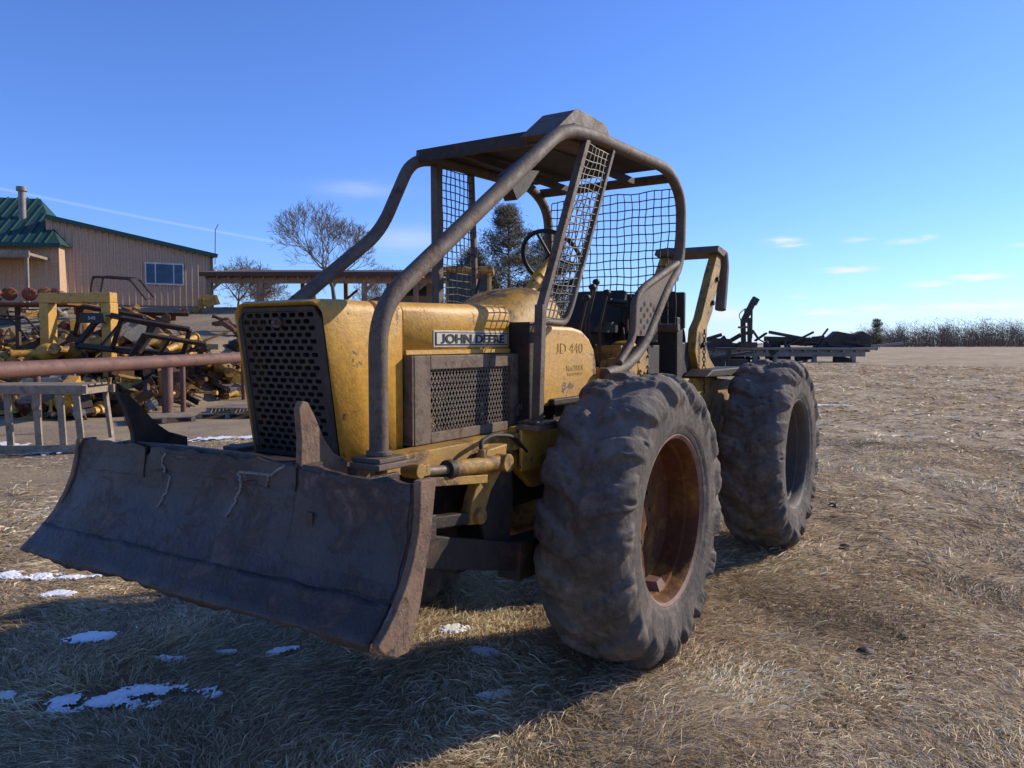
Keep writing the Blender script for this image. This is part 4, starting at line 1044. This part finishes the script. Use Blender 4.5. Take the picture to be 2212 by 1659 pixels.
for i in range(44):
    x=rq.uniform(.1,9.5); y=rq.uniform(.3,1.6); z=rq.uniform(1.05,1.6 if x>3 else 1.4); L_=rq.uniform(.3,1.2); a=rq.gauss(0,.5)
    mb.beam((x,y,z),(x+L_*math.cos(a),y+rq.uniform(-.3,.3),z+L_*math.sin(a)*.7),rq.uniform(.05,.25),rq.uniform(.05,.28))
for i in range(16):
    x=rq.uniform(0,8.5); z=rq.uniform(.05,.5)
    mb.beam((x,.8,z),(x+rq.uniform(.4,1.5),1.0,z+rq.uniform(-.1,.2)),rq.uniform(.1,.3),rq.uniform(.1,.3))
mb.obj("load",JUNKD,tl,bevel=.01)
cr=tag(empty("log_loader_mast"),"dark upright hydraulic loader mast on the trailer","loader"); bplace(cr,44.6,13.6,bz(45,14)+.88)
mb=MB(); mb.box((-.45,-.35,0),(.5,.35,.3)); mb.beam((-.2,0,.3),(-.25,0,1.5),.2,.26); mb.beam((.15,0,.3),(.12,0,1.55),.18,.22); mb.beam((-.3,0,.8),(.3,0,.85),.3,.2); mb.beam((-.35,0,1.5),(.25,0,1.6),.35,.26)
mb.beam((-.2,0,1.55),(.36,0,2.7),.2,.34); mb.beam((.30,.0,2.5),(.50,0,2.85),.3,.38); mb.cyl((.3,.16,.5),(.3,.16,2.2),.06,10); mb.beam((.3,0,1.0),(.65,0,.5),.12,.12)
mb.tube([(-.3,.2,1.5),(-.45,.2,1.9),(-.15,.2,2.2)],.03,6,fil=.15)
mb.box((-.15,-.16,1.85),(.25,.16,2.25)); mb.obj("mast",JUNKD,cr,bevel=.02)
MB().cyl((-.6,-.25,1.15),(.0,-.25,1.17),.06,10).obj("hydraulic_cylinder",ORG,cr)
mb=MB(); mb.beam((0,0,.3),(3.2,0,.75),.5,.12); mb.beam((0,0,.9),(2.4,0,.95),.8,.08); mb.box((.2,-.2,0),(.35,.2,.9)); mb.box((2.0,-.2,0),(2.15,.2,.9)); mb.prism([(.3,.95),(1.4,.95),(1.2,1.25),(.5,1.2)],'y',-.2,.2)
mb.box((.5,-.1,.05),(1.9,.3,.55)); mb.box((2.2,-.1,0),(3.0,.3,.4))
o=tag(mb.obj("steel_work_rack",JUNKD),"low dark steel rack standing in the field","rack"); bplace(o,38,8.6,bz(38,9))
r=random.Random(77)
for i in range(16):
    D=r.uniform(3.5,9); L=r.uniform(.05,.55)*D; s_=r.uniform(.02,.045)
    mb=MB(); prof=[(-s_,0),(-s_*.6,s_*.9),(0,s_*1.3),(s_*.6,s_*.8),(s_*.8,0)]
    mb.lathe(prof,axis='z',seg=9); mb.v=[tuple(Vector(q)*(1+.35*noise.noise(Vector(q)*30+Vector((i,0,0))))) for q in mb.v]
    o=tag(mb.obj("field_stone",DARK),"small dark stone lying in the dry grass","stone","stones in the grass"); bplace(o,D,L,bz(D,L)+.01)

# ------------------------------------------------------------------ sky, sun, camera
w=bpy.data.worlds.new("World"); S.world=w; w.use_nodes=True; t=w.node_tree
bg=t.nodes["Background"]; sky=t.nodes.new("ShaderNodeTexSky"); sky.sky_type='NISHITA'; sky.sun_disc=False
SEL=R_(27); sv=Vector((-.845,.535)); 
sky.sun_elevation=SEL; sky.sun_rotation=math.atan2(sv.x,sv.y); sky.altitude=200; sky.air_density=1.0; sky.dust_density=.2; sky.ozone_density=3.0
tc=t.nodes.new("ShaderNodeTexCoord"); mp=t.nodes.new("ShaderNodeVectorRotate"); mp.rotation_type='Z_AXIS'; mp.inputs["Angle"].default_value=-BROT
t.links.new(tc.outputs["Generated"],mp.inputs["Vector"]); sp=t.nodes.new("ShaderNodeSeparateXYZ"); t.links.new(mp.outputs[0],sp.inputs[0])
def M(op,*a,clamp=False):
    q=t.nodes.new("ShaderNodeMath"); q.operation=op; q.use_clamp=clamp
    for i,k in enumerate(a):
        if isinstance(k,(int,float)): q.inputs[i].default_value=k
        else: t.links.new(k,q.inputs[i])
    return q.outputs[0]
deg=57.2958
az=M('MULTIPLY',M('ARCTAN2',sp.outputs[0],sp.outputs[1]),deg); el=M('MULTIPLY',M('ARCSINE',sp.outputs[2]),deg)
cb=t.nodes.new("ShaderNodeCombineXYZ"); t.links.new(M('MULTIPLY',az,.35),cb.inputs[0]); t.links.new(M('MULTIPLY',el,2.0),cb.inputs[1])
nn=t.nodes.new("ShaderNodeTexNoise"); nn.inputs["Scale"].default_value=1.6; nn.inputs["Detail"].default_value=8; nn.inputs["Roughness"].default_value=.65; t.links.new(cb.outputs[0],nn.inputs["Vector"])
dn=M('MULTIPLY',M('SUBTRACT',nn.outputs["Fac"],.5),.8); el2=M('ADD',el,dn); az2=M('ADD',az,M('MULTIPLY',dn,2.4))
CL=[(19.3,7.05,1.0,.18,.75),(19.9,6.7,.8,.12,.65),(23.5,4.9,1.3,.18,.9),(28.4,3.76,1.0,.16,.95),(31.1,4.15,1.4,.16,1.0),(30.8,2.3,3.0,.18,1.0),(25.3,2.3,1.4,.18,.85),(22.2,2.05,1.3,.18,.85),(15.4,2.0,1.5,.45,.7),(27.0,6.6,1.0,.14,.45),(28.2,6.8,.5,.15,.45),(24.1,6.9,.8,.15,.4),(-7.7,7.5,3.2,.8,.3),(-11.1,10.9,2.6,.5,.22),(26.6,1.9,3.5,.25,.3),(20.5,3.2,.7,.12,.35),(33.5,6.0,.9,.12,.35)]
tot=None
for (a0,e0,aw,ew,st) in CL:
    d=M('ADD',M('POWER',M('ABSOLUTE',M('DIVIDE',M('SUBTRACT',az2,a0),aw)),2.0),M('POWER',M('ABSOLUTE',M('DIVIDE',M('SUBTRACT',el2,e0),ew)),2.0))
    g=M('MULTIPLY',M('EXPONENT',M('MULTIPLY',d,-1.0)),st); tot=g if tot is None else M('MAXIMUM',tot,g)
ln=M('SUBTRACT',el,M('ADD',M('MULTIPLY',M('ADD',az,33.6),(7.0-9.4)/17.0),9.4))
ct=M('MULTIPLY',M('EXPONENT',M('MULTIPLY',M('POWER',M('ABSOLUTE',M('DIVIDE',ln,.08)),2.0),-1.0)),M('MULTIPLY',M('LESS_THAN',az,-16.5),M('MULTIPLY',.16,M('GREATER_THAN',sp.outputs[1],.2))))
tot=M('MAXIMUM',tot,ct)
tint=t.nodes.new("ShaderNodeMix"); tint.data_type='RGBA'; tint.blend_type='MULTIPLY'; tint.inputs[0].default_value=1; t.links.new(sky.outputs[0],tint.inputs[6]); tint.inputs[7].default_value=(.70,.94,1.58,1)
mxn=t.nodes.new("ShaderNodeMix"); mxn.data_type='RGBA'; t.links.new(tot,mxn.inputs[0]); t.links.new(tint.outputs[2],mxn.inputs[6]); mxn.inputs[7].default_value=(7.4,7.3,7.6,1)
t.links.new(mxn.outputs[2],bg.inputs[0]); bg.inputs[1].default_value=.13
sun=bpy.data.lights.new("sun",'SUN'); sun.energy=5.0; sun.angle=R_(.53); sun.color=(1,.90,.75)
so=bpy.data.objects.new("sun",sun); COL.objects.link(so)
dv=Vector((sv.x*math.cos(SEL),sv.y*math.cos(SEL),math.sin(SEL))); so.rotation_euler=dv.to_track_quat('Z','Y').to_euler(); so.location=(0,0,20)
cd=bpy.data.cameras.new("camera"); co_=bpy.data.objects.new("camera",cd); COL.objects.link(co_); S.camera=co_
cd.sensor_width=36; cd.lens=27.05; cd.clip_start=.05; cd.clip_end=5000
co_.location=(CX,CY,CZ); co_.rotation_euler=(R_(90-3.1),0,R_(122.5))
S.view_settings.view_transform='Standard'; S.view_settings.look='None'; S.view_settings.exposure=0
